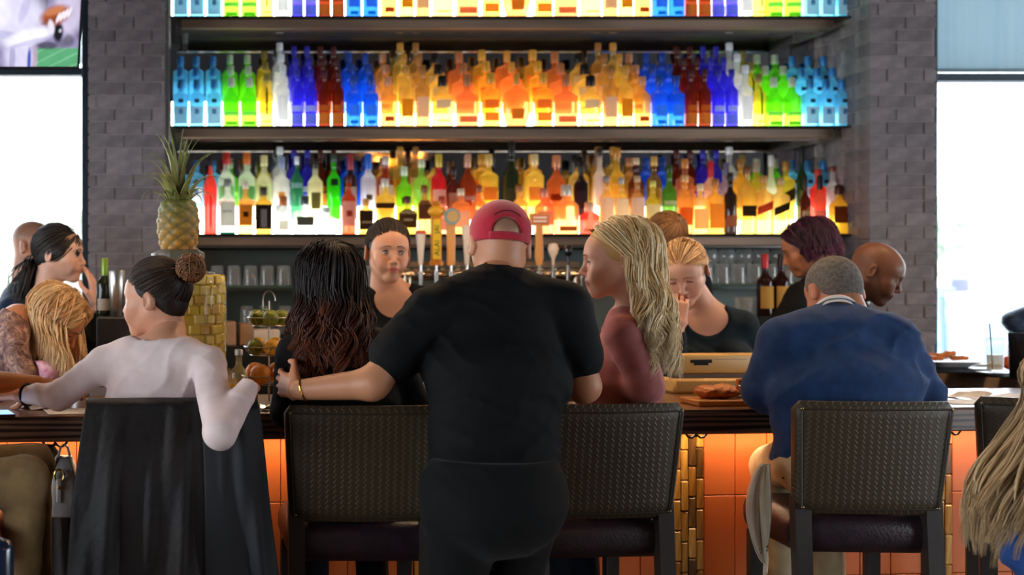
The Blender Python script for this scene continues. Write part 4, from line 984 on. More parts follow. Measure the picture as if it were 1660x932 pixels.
def eye_parts(spec, M, T, parent, off):
    """almond eyes, lashes and brows as parts"""
    sc = spec.get('hscale', 1.); op = spec.get('open', .55); gz = spec.get('gaze', (0, 0))
    for s in (-1, 1):
        P = []; cols = []
        for i in range(9):
            v = i / 8 * 2 - 1; row = []
            for j in range(15):
                u = j / 14 * 2 - 1
                a = u * .98; top = (1 - u * u) ** .8; b = (v * .52 * op * top + (-.08 * (1 - op)) + .05 * u * s * -0)
                r = .0162
                p = np.array([s * .032 + r * .98 * math.sin(a) * math.cos(b), .0765 + (r - .002) * math.cos(a) * math.cos(b) * .9, r * math.sin(b)])
                row.append(p * sc @ M.T + T); d = math.hypot((a - gz[0]), (b - gz[1] + .04))
                cols.append((.02, .015, .012) if d < .16 else (tuple(lin(spec.get('iris', '#3a2414'))[:3]) if d < .36 else (.62, .58, .55)))
            P.append(row)
        g = G(); g.grid(P); me = g.mesh('eye', True, off, cols); link('eye', me, m_eye, parent)
        up = [(np.array([s * .032 + .0166 * .98 * math.sin(a) * math.cos(bb), .0765 + .0148 * math.cos(a) * math.cos(bb) * .9, .0166 * math.sin(bb)]) * sc @ M.T + T) for a, bb in ((u * 1.02, .52 * op * (1 - u * u) ** .8 - .08 * (1 - op)) for u in np.linspace(-1, 1, 11))]
        g = G(); g.tube(up, [.0006 + .0022 * math.sin(math.pi * t) for t in np.linspace(.05, .95, 11)], 5); g.build('eyelash', m_lash, parent, True, off)
        br = [(np.array([s * (.012 + .036 * t), .0995 - .019 * t * t, .0225 + .0045 * math.sin(math.pi * min(1, t * 1.2)) - .005 * t]) * sc @ M.T + T) for t in np.linspace(0, 1, 9)]
        g = G(); g.tube(br, [.0042 * (1 - .8 * t) for t in np.linspace(0, 1, 9)], 5, flat=.6); g.build('eyebrow', mat('brow_' + spec.get('brow', '#2a1c14'), spec.get('brow', '#2a1c14'), .7), parent, True, off)
m_eye = mat('eye_surface', '#ffffff', .12, attr=True); m_lash = mat('eyelash_black', '#120c0a', .6)
# ---- hands: wrist at origin, fingers +Y, back of the hand +Z, thumb on the +X side (mirrored by side)
_hand = {}
def hand_mesh(curl, spread, side, thumb=.5):
    key = (tuple(curl), spread, side, thumb)
    if key in _hand: return _hand[key]
    P = [('ecap', (0, -.03, 0), (0, .01, 0), (.026, .021), (.028, .019), (1, 0, 0)), ('ecap', (0, .01, 0), (.0, .085, 0), (.03, .015), (.038, .0125), (1, 0, 0), {'k': .02})]
    for i, (x, ln, r) in enumerate([(.03, .078, .0088), (.0105, .088, .0092), (-.0095, .08, .0086), (-.028, .064, .0076)]):
        p = np.array([x, .088 - .004 * abs(i - 1), 0]); sp = (1.5 - i) * spread; a = 0.
        P.append(('cap', (x * .7, .03, .002), p, .011, r * 1.02, {'k': .006}))
        for q, fr in enumerate((.46, .31, .23)):
            a += curl[i] * (.75, 1., .7)[q]; d = np.array([math.sin(sp), math.cos(sp) * math.cos(a), -math.sin(a)]) * ln * fr
            P.append(('cap', p, p + d, r * (1 - .07 * q), r * (.93 - .07 * q), {'k': .0035})); p = p + d
    b = np.array([.022, .02, -.006]); m1 = b + np.array([.03, .028, -.008]); m2 = m1 + np.array([.016 * (1 - thumb) + .004, .03, -.012 - .01 * thumb]); m3 = m2 + np.array([-.004 * thumb, .024, -.008 * thumb])
    P += [('cap', b, m1, .015, .0125, {'k': .012}), ('cap', m1, m2, .0115, .0102, {'k': .004}), ('cap', m2, m3, .0102, .0085, {'k': .004})]
    V, Q = field_mesh(P, .0046, .006); V = relax(V, Q, 1)
    if side < 0: V = V * np.array([-1, 1, 1]); Q = Q[:, ::-1]
    _hand[key] = (V, Q); return _hand[key]
def frame(fwd, up):
    f = np.array(fwd, float); f /= np.linalg.norm(f); u = np.array(up, float); u = u - f * (u @ f); u /= np.linalg.norm(u)
    return np.stack([np.cross(f, u), f, u], 1)

def skin_mat(): return mat('skin', '#c89070', .48, attr=True, bump=.04, bscale=240, spec=.4)
def person(label, s):
    if s.get('bar_seat', False):
        dz = .772 + .12 * s.get('build', 1.) - s['pelvis'][2]
        if dz > 0:
            s['pelvis'] = np.array(s['pelvis'], float) + np.array([0, 0, dz])
        for k in ('knL', 'knR'): s[k] = np.array([s[k][0], s[k][1], .845])
    """s: joints in metres (world) and clothing; builds body (one mesh), shirt, trousers, hair... as its parts"""
    J = {k: np.array(v, float) for k, v in s.items() if k in ('neck', 'pelvis', 'shL', 'shR', 'elL', 'elR', 'wrL', 'wrR', 'knL', 'knR', 'anL', 'anR', 'head')}
    b = s.get('build', 1.); fem = s.get('female', True); a_ = s.get('arm', 1.) * (.9 if fem else 1.05)
    M = rot(*s.get('look', (0, 0, 0))); T = J['head']
    # elbows and wrists that lie on the bar rest on its top, hands too
    def over_bar(p, r_):
        ly = -ST * p[0] + CT * (p[1] - 4.161); return -r_ * .6 < ly < BAR_W + r_ * .6 and p[2] > .96
    gr = s['shirt'].get('grow', .009); long_ = s['shirt'].get('sleeve', 1.95) > 1
    for q in ('L', 'R'):
        for k_, r_ in (('el' + q, .044 * a_ + (gr if long_ else 0)), ('wr' + q, .028 * a_ + (gr if long_ else 0))):
            if over_bar(J[k_], r_): J[k_][2] = max(J[k_][2], BAR_Z + r_ - .004)
        h = s.get('hand' + q) or {}; d = np.array(h.get('dir', J['wr' + q] - J['el' + q]), float)
        hv_, _ = hand_mesh(h.get('curl', (.45, .5, .55, .6)), h.get('spread', .05), (-1 if q == 'L' else 1) * -1, h.get('thumb', .5)); Fm_ = frame(d, h.get('up', (0, 0, 1)))
        W3 = hv_ * s.get('handscale', 1.) @ Fm_.T + J['wr' + q] + Fm_[:, 1] * .02; ly = -ST * W3[:, 0] + CT * (W3[:, 1] - 4.161); m_ = (ly > 0) & (ly < BAR_W) & (W3[:, 2] > .9)
        if m_.any() and J['wr' + q][2] > .98: J['wr' + q][2] += max(0., BAR_Z - .003 - W3[m_, 2].min())
    base = np.array([J['pelvis'][0], J['pelvis'][1], 0.]); s['J'] = J
    root = thing('person', label, 'person', base); off = base
    xs = J['shR'] - J['shL']; xs = xs / np.linalg.norm(xs); hx = np.array(s.get('hipdir', xs), float); hx = hx / np.linalg.norm(hx)
    N_, Pv = J['neck'], J['pelvis']; mid = (J['shL'] + J['shR']) / 2
    chest = mid * .62 + Pv * .38 + np.array(s.get('chest_off', (0, 0, 0))); waist = mid * .3 + Pv * .7 + np.array(s.get('waist_off', (0, 0, 0)))
    hipL, hipR = Pv - hx * .095 * b, Pv + hx * .095 * b
    fb = s.get('belly', 1.)
    torso = [('ecap', Pv, waist, (.165 * b, .118 * b), ((.132 if fem else .152) * b * fb, .105 * b * fb), hx), ('ecap', waist, chest, ((.132 if fem else .152) * b * fb, .105 * b * fb), ((.155 if fem else .178) * b, .118 * b), xs),
             ('ecap', chest, mid + (N_ - mid) * .25, ((.155 if fem else .178) * b, .115 * b), (.135 * b, .075 * b), xs)]
    sh = []
    for q in ('L', 'R'):
        sh += [('cap', N_ + (mid - N_) * .25, J['sh' + q] + np.array([0, 0, .005]), .05 * (1 + .3 * (b - 1)), .05 * a_ * (1 + .3 * (b - 1)), {'k': .05})]
    if s.get('bust'):
        fw = np.cross(np.array([0, 0, 1.]), xs); 
        for q in (-1, 1): torso.append(('ell', chest + fw * .1 * b + xs * q * .075 * b + np.array([0, 0, .02]), (.065, .06, .065), None, {'k': .05}))
    arms = {}
    for q in ('L', 'R'):
        arms[q] = [('cap', J['sh' + q], J['el' + q], .052 * a_, .04 * a_), ('cap', J['el' + q], J['wr' + q], .042 * a_, .027 * a_, {'k': .025})]
    legs = []; bl = 1 + (b - 1) * .35
    for q, hp in (('L', hipL), ('R', hipR)):
        legs += [('cap', hp, J['kn' + q], .082 * bl, .056 * bl), ('cap', J['kn' + q], J['an' + q], .054 * bl, .038)]
    glu = [('ell', Pv + np.array(s.get('glute_off', (0, 0, -.03))), (.15 * b, .125 * b, .11 * b), np.stack([hx, np.cross([0, 0, 1.], hx), [0, 0, 1.]], 1))]
    neckp = [('ecap', N_ + np.array([0, 0, -.02]), T + M @ np.array([0, -.04, -.09]) * s.get('hscale', 1.), ((.06 if fem else .07), .058), ((.051 if fem else .06), .054), M[:, 0], {'k': .035})]
    V, Q = field_mesh(torso + sh + neckp + arms['L'] + arms['R'] + glu + legs, s.get('res', .016), .04)
    sk = np.array(lin(s['skin'])[:3]); VS = [relax(V, Q, 1)]; QS = [Q]; CS = [np.tile(sk, (len(V), 1))]
    hv, hq, hc = build_head(s, M, T); QS.append(hq + len(VS[0])); VS.append(hv); CS.append(hc)
    for q, side in (('L', -1), ('R', 1)):
        h = s.get('hand' + q) or {}
        d = J['wr' + q] - J['el' + q]; fw = np.array(h.get('dir', d), float); up = np.array(h.get('up', (0, 0, 1)), float)
        Fm = frame(fw, up); v, qd = hand_mesh(h.get('curl', (.45, .5, .55, .6)), h.get('spread', .05), h.get('side', side if True else 1) * -1, h.get('thumb', .5))
        QS.append(qd + sum(len(x) for x in VS)); VS.append(v * s.get('handscale', 1.) @ Fm.T + J['wr' + q] + Fm[:, 1] * .02); CS.append(np.tile(sk * np.array([1.02, .95, .93]), (len(v), 1)))
    me = np_mesh('body', np.concatenate(VS), np.concatenate(QS), off, np.concatenate(CS)); link('body', me, skin_mat(), root)
    # clothes
    c = s['shirt']; sl = c.get('sleeve', 1.95); g = c.get('grow', .009)
    pr = torso + sh + [('ell', Pv + np.array([0, 0, .0]), (.16 * b, .12 * b, .1), np.stack([hx, np.cross([0, 0, 1.], hx), [0, 0, 1.]], 1))]
    for q in ('L', 'R'):
        S_, E, W_ = J['sh' + q], J['el' + q], J['wr' + q]
        if sl <= 1: pr.append(('cap', S_, S_ + (E - S_) * sl, .056 * a_, (.056 - .008 * sl) * a_ + .006, {'k': .02}))
        else: pr += [('cap', S_, E, .054 * a_, .043 * a_, {'k': .018}), ('cap', E, E + (W_ - E) * (sl - 1), .045 * a_, .03 * a_, {'k': .02})]
    up = (T - N_) / np.linalg.norm(T - N_); nc = N_ + up * .03
    cuts = [(('cap', nc - up * .02, nc + up * .2, c.get('neck', .066), c.get('neck', .066) + .02), .008)]
    for cc in c.get('cuts', []): cuts.append((cc, .008))
    pl = [(Pv + np.array([0, 0, c.get('hem', -.04)]), (0, 0, -1))]
    if sl <= 1:
        for q in ('L', 'R'):
            pass
    V, Q = field_mesh(pr, c.get('res', .009), .04, g, cuts, pl, folds(c.get('fold', .004), c.get('fscale', 1.), c.get('seed', 1.)))
    link('shirt', np_mesh('shirt', relax(V, Q, 1), Q, off, None), c['mat'], root)
    if s.get('trousers'):
        tr = s['trousers']; V, Q = field_mesh(glu + [('ecap', Pv + np.array([0, 0, -.02]), Pv + np.array([0, 0, .06]), (.162 * b, .12 * b), (.155 * b, .115 * b), hx)] + legs, .0135, .04, tr.get('grow', .012), (), [(Pv + np.array([0, 0, .1]), (0, 0, 1))], folds(tr.get('fold', .005), .9, 2.))
        link('trousers', np_mesh('trousers', relax(V, Q, 1), Q, off), tr['mat'], root)
        for q in ('L', 'R'):
            fd = np.array(s.get('footdir', (0, 1, 0)), float); an = J['an' + q]; an = np.array([an[0], an[1], max(an[2], .07)])
            V, Q = field_mesh([('cap', an + np.array([0, 0, -.02]) - fd * .03, an + fd * .06 + np.array([0, 0, -.035]), .042, .04), ('cap', an + fd * .06 + np.array([0, 0, -.035]), an + fd * .125 + np.array([0, 0, -.045]),   .04, .034)], .014, .03, 0, (), [(an + np.array([0, 0, -.07]), (0, 0, -1))])
            link('shoe', np_mesh('shoe', V, Q, off), tr.get('shoe', mat('dark_shoe', '#1c1612', .4)), root)
    if s.get('eyes'): eye_parts(s, M, T, root, off)
    if s.get('hair'): s['hair'](s, M, T, root, off)
    return root, M, T, off

# ---- hair: a close scalp volume plus many tapered locks with their own shade
def hair_mat(): return mat('hair_strands', '#503020', .52, attr=True, spec=.35)
HE = np.array([0, -.012, .03]); HR = np.array([.083, .105, .095])
def scalp(s, M, T, thick=.008, line=.30, back=-.075, ear=.0):
    """cap of hair over the cranium, clear of face and ears"""
    sc = s.get('hscale', 1.); wide = s.get('wide', 1.)
    pr = [('ell', (0, -.012, .034), (.0755 * wide + thick, .097 + thick, .083 + thick), None), ('ell', (0, -.058, -.02), (.05 * wide + thick, .042 + thick, .055), None, {'k': .04})]
    cuts = [(('ell', (0, .125, -.035), (.083, .075, .085), None), .008), (('ell', (0, .05, -.085), (.12, .06, .075), None), .008)]
    V, Q = field_mesh(pr, .006, .02, 0, cuts, [((0, -.05, back + .012), (0, .75, -1))])
    return V * sc @ M.T + T, Q
def ell_pt(phi, th, r=1.):
    return HE + HR * r * np.array([math.sin(th) * math.sin(phi), math.sin(th) * math.cos(phi), math.cos(th)])
def hair_out(root, off, scal, g, c0, name='hair'):
    V, Q = scal; n0 = len(g.v)
    g.add(V, Q, tuple(np.array(lin(c0)[:3])))
    me = g.mesh(name, False, off); me.polygons.foreach_set('use_smooth', np.ones(len(me.polygons), bool)); link(name, me, hair_mat(), root)
def shade_of(r, c0, c1, t=None):
    a, b = np.array(lin(c0)[:3]), np.array(lin(c1)[:3]); k = r.random() if t is None else t
    return tuple((a + (b - a) * k) * r.uniform(.7, 1.25))
def strands(g, P, rad, cols, n=3):
    """many thin tapered tubes at once: P (strands, points, 3), rad (points,), cols (strands, points, 3)"""
    S_, m = P.shape[:2]; T_ = np.gradient(P, axis=1); T_ /= np.linalg.norm(T_, axis=2, keepdims=True) + 1e-9
    ref = np.array([.31, .83, .47]); A = np.cross(T_, ref); A /= np.linalg.norm(A, axis=2, keepdims=True) + 1e-9; B = np.cross(T_, A)
    ang = np.arange(n) * 2 * math.pi / n
    V = P[:, :, None, :] + (rad[..., None, None] if rad.ndim == 2 else rad[None, :, None, None]) * (np.cos(ang)[None, None, :, None] * A[:, :, None, :] + np.sin(ang)[None, None, :, None] * B[:, :, None, :])
    idx = np.arange(S_ * m * n).reshape(S_, m, n); nx = np.roll(idx, -1, axis=2)
    F = np.stack([idx[:, :-1], nx[:, :-1], nx[:, 1:], idx[:, 1:]], -1).reshape(-1, 4)
    o = len(g.v); g.v.extend(map(tuple, V.reshape(-1, 3))); g.f.extend(map(tuple, F + o)); g.c.extend(map(tuple, np.repeat(cols.reshape(-1, 3), n, axis=0)))
def slerp_path(d0, d1, ts):
    w_ = math.acos(max(-1, min(1, float(d0 @ d1)))); sw = max(math.sin(w_), 1e-4)
    return [(math.sin((1 - t) * w_) * d0 + math.sin(t * w_) * d1) / sw for t in ts]
def long_hair(c0, c1, length, n=90, spread=.16, amp=.012, waves=2.2, target=(0, 0, 0), seed=1, part=.1, tips=None, face=62, rad=.0019, dvec=(0, 0, -1), volume=1.06, per=10, droop=0.):
    """guide locks from a parting down over the head, each carrying fine strands, over a thicker undercoat"""
    def f(s, M, T, root, off):
        r = random.Random(seed); rs = np.random.RandomState(seed); g = G(); sc = s.get('hscale', 1.); tg = np.array(target, float)
        A0, A1 = np.array(lin(c0)[:3]), np.array(lin(c1)[:3]); TC = np.array(lin(tips)[:3]) if tips else None
        def path(lay, a, fdeg, L, am, ph0, shr=0.):
            sgn = 1 if a >= 0 else -1; fr = math.radians(fdeg); d0 = np.array([part * .4 + sgn * .03, math.sin(fr), math.cos(fr)]); d0 /= np.linalg.norm(d0)
            th1 = math.radians(92 + 14 * (1 - math.cos(a)) / 2 + r.uniform(-5, 6)); d1 = np.array([math.sin(th1) * math.sin(a), math.sin(th1) * math.cos(a), math.cos(th1)])
            pts = [(HE + HR * d * (1.0 + (lay - 1.0) * min(1, .15 + t * 2.2))) * sc @ M.T + T for d, t in zip(slerp_path(d0, d1, np.linspace(0, 1, 6)), np.linspace(0, 1, 6))]
            p = pts[-1]; ctr = T + M @ np.array([0, -.02, 0]); rd = p - ctr; rd[2] = 0; nr = np.linalg.norm(rd) + 1e-6; rd = rd / nr; tan = np.cross(rd, (0, 0, 1.)); dv = np.array(dvec, float)
            for k in range(1, 13):
                t = k / 12; sm = t * t * (3 - 2 * t); amt = am * min(1, t * 1.6)
                pts.append(p + dv * L * t + tg * sm + rd * ((spread - nr) * .55 - shr) * sm + tan * math.sin(waves * 6.283 * t + ph0) * amt + rd * amt * .6 * math.cos(waves * 6.283 * t + ph0))
            return np.array(pts)
        def pick():
            w_ = r.random() ** 1.15; a = math.radians(face + (180 - face) * w_) * r.choice([-1, 1]); fd = 54 + (-28 - 54) * w_ ** .6
            return a, fd + (0 if r.random() < .5 else r.uniform(-1, 0) * max(0, fd + 30)) + r.uniform(-5, 5)
        m = 18
        P = np.array([path(volume * r.uniform(.92, .97), *pick(), length * r.uniform(.6, .92), amp * .5, r.uniform(0, 6), .022) for _ in range(110)])
        cc = (A0 + (A1 - A0) * .25)[None, None] * rs.uniform(.85, 1.1, (110, 1, 1)) * np.ones((110, m, 1))
        if TC is not None: k = np.clip((np.arange(m) - 7) / 10, 0, 1)[None, :, None]; cc = cc * (1 - k) + TC * .9 * k
        strands(g, P, .0085 * np.clip(np.minimum(np.arange(m) * .35 + .08, (m - np.arange(m)) / 5), .1, 1), cc, 4)
        for i in range(int(n * 1.35)):
            a, fd = pick(); G_ = path(volume + r.uniform(.0, .10), a, fd, length * r.uniform(.72, 1.05), amp * r.uniform(.6, 1.4), 1.4 * math.sin(a * 5 + seed) + r.gauss(0, .5))
            o = rs.normal(0, 1, (per, 1, 3)) * np.interp(np.arange(m), [0, 3, 10, m - 1], [.004, .0065, .0065, .0035])[None, :, None]
            jit = rs.normal(0, .0022, (per, 1, 3)) * np.sin(np.arange(m)[None, :, None] * rs.uniform(.5, 1.1, (per, 1, 1)) + rs.uniform(0, 6, (per, 1, 1)))
            P = G_[None] + o + jit; lk = rs.rand(); base = A0 + (A1 - A0) * np.clip(lk + rs.normal(0, .25, (per, 1, 1)), 0, 1); cc = base * np.clip(rs.normal(1, .12, (per, 1, 1)), .6, 1.4) * np.ones((per, m, 1))
            if TC is not None: k = (np.clip((np.arange(m) - 7) / 10, 0, 1) ** 1.2)[None, :, None] * rs.uniform(.3, 1., (per, 1, 1)); cc = cc * (1 - k) + TC * rs.uniform(.6, 1.3, (per, 1, 1)) * k
            strands(g, P, rad * rs.uniform(.7, 1.4) * np.clip(np.minimum(np.arange(m) * .4 + .2, (m - np.arange(m)) / 6), .12, 1), cc)
        hair_out(root, off, scalp(s, M, T, .006), g, c0)
    return f
def pulled_hair(c0, c1, knot, knot_r=.04, n=300, seed=2, kc=None, tail=None, rad=.0024, wisps=10):
    """hair combed from the hairline to a knot (bun) or a tail"""
    def f(s, M, T, root, off):
        r = random.Random(seed); g = G(); sc = s.get('hscale', 1.); K = np.array(knot, float)
        kd = (K - HE) / HR; kd /= np.linalg.norm(kd)
        PP = []; CC = []; n_ = int(n * 2.0)
        for i in range(n_):
            ph = r.uniform(-math.pi, math.pi); lo_ = math.radians(57 + 72 * ((1 - math.cos(ph)) / 2) ** .75)
            th = lo_ * r.uniform(.95, 1.0) if r.random() < .6 else lo_ * r.uniform(.3, 1.)
            st = np.array([math.sin(th) * math.sin(ph), math.sin(th) * math.cos(ph), math.cos(th)]); lay = 1.03 + r.uniform(0, .05); ts = np.linspace(0, 1, 8)
            pts = [(HE + HR * d * (lay + .02 * math.sin(math.pi * t) - .035 * (1 - t) ** 3)) * sc @ M.T + T for d, t in zip(slerp_path(st, kd, ts), ts)] + [K * sc @ M.T + T]
            PP.append(pts); CC.append([shade_of(r, c0, c1)] * 9)
        strands(g, np.array(PP), rad * 1.15 * np.array([.3, .8, 1.1, 1.1, 1.1, 1., .9, .8, .6]), np.array(CC), 3)
        if tail is None:
            for i in range(200):
                ax_ = np.array([r.gauss(0, 1), r.gauss(0, 1), r.gauss(0, 1)]); ax_ /= np.linalg.norm(ax_); e1 = np.cross(ax_, (.3, .5, .8)); e1 /= np.linalg.norm(e1); e2 = np.cross(ax_, e1)
                R0 = knot_r * r.uniform(.7, 1.); a0 = r.uniform(0, 6.28); sp = r.uniform(2.5, 4.5)
                pts = [(K + (e1 * math.cos(a0 + sp * t) + e2 * math.sin(a0 + sp * t)) * R0 * (1 - .12 * t) + ax_ * R0 * .3 * (t - .5)) * sc @ M.T + T for t in np.linspace(0, 1, 12)]
                g.tube(pts, [.0026 * math.sin(math.pi * (.1 + .8 * t)) + .0005 for t in np.linspace(0, 1, 12)], 3, shade_of(r, kc or c0, kc or c1), False)
            for i in range(wisps):
                p = K + np.array([r.gauss(0, knot_r * .6) for _ in range(3)]); d = np.array([r.gauss(0, .03), -.03 + r.gauss(0, .02), r.gauss(-.01, .03)])
                g.tube([(p + d * t + np.array([0, 0, -.02 * t * t])) * sc @ M.T + T for t in np.linspace(0, 1, 6)], [.0012 * (1 - .8 * t) for t in np.linspace(0, 1, 6)], 4, shade_of(r, kc or c0, kc or c1))
        else:
            tv = np.array(tail, float)
            for i in range(160):
                p0 = K * sc @ M.T + T; o = np.array([r.gauss(0, .012) for _ in range(3)]); a0 = r.uniform(0, 6)
                pts = [p0 + tv * t * r.uniform(.97, 1.03) + o * (1 + 1.2 * math.sin(math.pi * t)) + np.array([.006 * math.sin(5 * t + a0), .006 * math.cos(4 * t + a0), 0]) for t in np.linspace(0, 1, 11)]
                g.tube(pts, [.003 * (1 - .8 * t ** 2) for t in np.linspace(0, 1, 11)], 5, shade_of(r, c0, c1))
        hair_out(root, off, scalp(s, M, T, .004, back=-.058), g, c0)
    return f
def cropped_hair(c0, thick=.004):
    def f(s, M, T, root, off):
        V, Q = scalp(s, M, T, thick, back=-.07); me = np_mesh('hair', V, Q, off); link('hair', me, mat('cropped_hair_' + c0, c0, .8, scale=90, bump=.6, bscale=260, col2='#57524c'), root)
    return f

# ---------------------------------------------------------------- people
def seated(pel, fwd, spread=.1, drop=.0, reach=.30):
    f = np.array([fwd[0], fwd[1], 0.]); f /= np.linalg.norm(f); r = np.array([f[1], -f[0], 0.]); p = np.array(pel, float)
    return dict(pelvis=p, hipdir=r, knL=p + f * reach - r * spread + np.array([0, 0, -.03 - drop]), knR=p + f * reach + r * spread + np.array([0, 0, -.03 - drop]),
                anL=np.array([*(p + f * (reach - .075) - r * spread)[:2], .322]), anR=np.array([*(p + f * (reach - .075) + r * spread)[:2], .322]), footdir=f, glute_off=(-f[0] * .04, -f[1] * .04, -.02))
def standing(pel, fwd, spread=.1):
    f = np.array([fwd[0], fwd[1], 0.]); f /= np.linalg.norm(f); r = np.array([f[1], -f[0], 0.]); p = np.array(pel, float)
    return dict(pelvis=p, hipdir=r, knL=np.array([*(p - r * spread + f * .03)[:2], .5]), knR=np.array([*(p + r * spread + f * .03)[:2], .5]),
                anL=np.array([*(p - r * (spread + .02))[:2], .08]), anR=np.array([*(p + r * (spread + .02))[:2], .08]), footdir=f, glute_off=(-f[0] * .04, -f[1] * .04, -.04))
def cloth(name, c, c2=None, rough=.85, sheen=.05, scale=20): return mat('cloth_' + name, c, rough, col2=c2, scale=scale, bump=.12, bscale=420, sheen=sheen, spec=.2)
m_blackc = cloth('black_jersey', '#06080b', '#040608', .8, .0); m_jeans = cloth('dark_denim', '#141a26', '#10141e'); m_khaki = cloth('khaki_twill', '#8f7650', '#7d6644')
FW = (0, 1, 0)
# woman in white, arm over her chair
s = dict(female=True, skin='#cc9274', head=at(252, 484, 4.04), look=(62, -4, 0), neck=at(272, 560, 3.96), shL=at(168, 590, 4.02), shR=at(338, 590, 3.88),
    elL=at(98, 640, 4.1), wrL=at(44, 655, 4.22), handL=dict(dir=(-.75, .5, -.12), up=(0, .1, 1), curl=(.2, .25, .3, .3)), elR=at(356, 702, 3.61), wrR=at(403, 628, 3.74), handR=dict(dir=(-.02, 1, -.15), up=(0, 0, 1)),
    arm=.92, shirt=dict(mat=cloth('white_rib', '#e6d2d0', '#dcc6c4', .8, .08), sleeve=1.93, neck=.06, cuts=[('ell', at(264, 505, 3.98), (.115, .11, .125), None)], fold=.005, seed=.4, grow=.010, res=.007), trousers=dict(mat=m_jeans),
    hair=pulled_hair('#1c1310', '#35241a', (-.012, -.138, .088), .05, 300, 5, '#7a5030'), eyes=True, open=.5)
s.update(seated(at(262, 800, 4.05), (0.05, 1)), bar_seat=True)
white, Mw, Tw, ow = person('person in a white long-sleeved top with hair in a bun, arm over the coat-draped chair', s)
sub_off = lambda g, nm, m, par, off: g.build(nm, m, par, True, off)
wr = s['J']['wrL']; dv = s['J']['elL'] - wr; dv /= np.linalg.norm(dv); e1 = np.cross(dv, (0, 0, 1)); e1 /= np.linalg.norm(e1); e2 = np.cross(dv, e1)
c_ = wr + dv * .005; g = G(); g.tube([c_ + (e1 * math.cos(a) + e2 * math.sin(a)) * .034 for a in np.linspace(0, 2 * math.pi, 25)], .0055, 6, caps=False); sub_off(g, 'watch_strap', m_iron, white, ow)
# dark-haired woman in black
s = dict(female=True, skin='#b9805f', head=at(533, 460, 4.06), look=(8, -6, 0), neck=at(545, 548, 4.02), shL=at(480, 578, 4.0), shR=at(632, 572, 4.05), elL=at(466, 668, 4.06), wrL=at(500, 648, 4.4), elR=at(672, 660, 4.12), wrR=at(630, 645, 4.45),
    shirt=dict(mat=m_blackc, sleeve=1.9, fold=.004, seed=2.), trousers=dict(mat=m_jeans), arm=1.15,
    hair=long_hair('#120b09', '#2a1913', .30, 95, .165, .018, 2.0, (0.0, -.045, 0), 11, tips='#8a4422', volume=1.10))
s.update(seated(at(572, 800, 4.08), FW), bar_seat=True); person('person in black with long dark wavy hair seated beside the red cap', s)
# man in the red cap
s = dict(female=False, skin='#c08562', head=at(809, 398, 3.9), look=(-2, -8, 4), neck=at(806, 446, 3.83), shL=at(700, 508, 3.74), shR=at(918, 500, 3.76), build=1.06, wide=1.06, fat=.002,
    elL=at(604, 622, 3.70), wrL=at(486, 632, 3.78), handL=dict(dir=(-.42, .9, .08), up=(-.9, -.42, .1), curl=(.3, .32, .34, .36), thumb=.1, spread=.05), elR=at(946, 626, 3.74), wrR=at(882, 640, 4.12), arm=1.08,
    res=.008, stubble='#6a5a50', hres=.0042, waist_off=(0, .02, 0),
    shirt=dict(mat=m_blackc, sleeve=.62, neck=.072, fold=.0045, seed=3.3, hem=-.10, grow=.014), trousers=dict(mat=cloth('black_twill', '#060708', '#040506'), grow=.016))
pel = at(800, 800, 3.56); s.update(standing(pel, FW, .09)); s['knR'] = np.array([pel[0] + .07, pel[1] + .16, .52]); s['anR'] = np.array([pel[0] + .08, pel[1] + .05, .08]); s['anL'] = np.array([pel[0] - .1, pel[1], .08])
capman, Mc, Tc, oc = person('person in a red cap and black t-shirt standing between the bar chairs', s)
m_red = mat('red_cap_twill', '#b8062a', .85, col2='#a20522', scale=25, bump=.15, bscale=380, sheen=.3)
capP = [('ell', (0, -.008, .045), (.0885, .108, .094), None), ('ecap', (0, -.008, .012), (0, -.008, .05), (.088, .107), (.0885, .108), (1, 0, 0), {'k': .01})]
V, Q = field_mesh(capP, .005, .01, 0, [(('ell', (0, -.105, .028), (.043, .06, .042), None), .003), (('ell', (0, -.008, .02), (.079, .098, .098), None), .003)], [((0, 0, .0), (0, .0, -1))])
link('cap', np_mesh('cap', relax(V, Q, 1) @ Mc.T + Tc, Q, oc), m_red, capman)
V, Q = field_mesh([('ecap', (0, .09, .008), (0, .16, -.004), (.075, .006), (.06, .006), (1, 0, 0))], .005, .01)
link('cap_brim', np_mesh('cap_brim', V @ Mc.T + Tc, Q, oc), m_red, capman)
g = G(); g.grid([[(np.array([.0885 * math.sin(a), -.008 - .1095 * math.cos(a), z]) @ Mc.T + Tc) for a in np.linspace(-.62, .62, 15)] for z in (.0, .012, .024)]); st_ = g.build('cap_strap', m_red, capman, True, oc); solid(st_, .003)
for zz, rr_ in ((.06, .057), ):
    g = G(); g.tube([np.array([rr_ * math.sin(a), -.008 - .112 * math.sqrt(max(0, 1 - (rr_ * math.sin(a) / .0885) ** 2 - ((.032 + rr_ * math.cos(a) - .045) / .094) ** 2)) , .032 + rr_ * math.cos(a)]) @ Mc.T + Tc for a in np.linspace(-.75, .75, 17)], .0014, 5); g.build('cap_seam', mat('cap_seam_dark', '#5a0a1c', .8), capman, True, oc)
m_goldj = mat('gold_jewellery', '#d8a040', .25, metal=1.)
wr = at(486, 632, 3.78); dv = at(604, 622, 3.70) - wr; dv /= np.linalg.norm(dv); e1 = np.cross(dv, (0, 0, 1)); e1 /= np.linalg.norm(e1); e2 = np.cross(dv, e1); c_ = wr + dv * .012
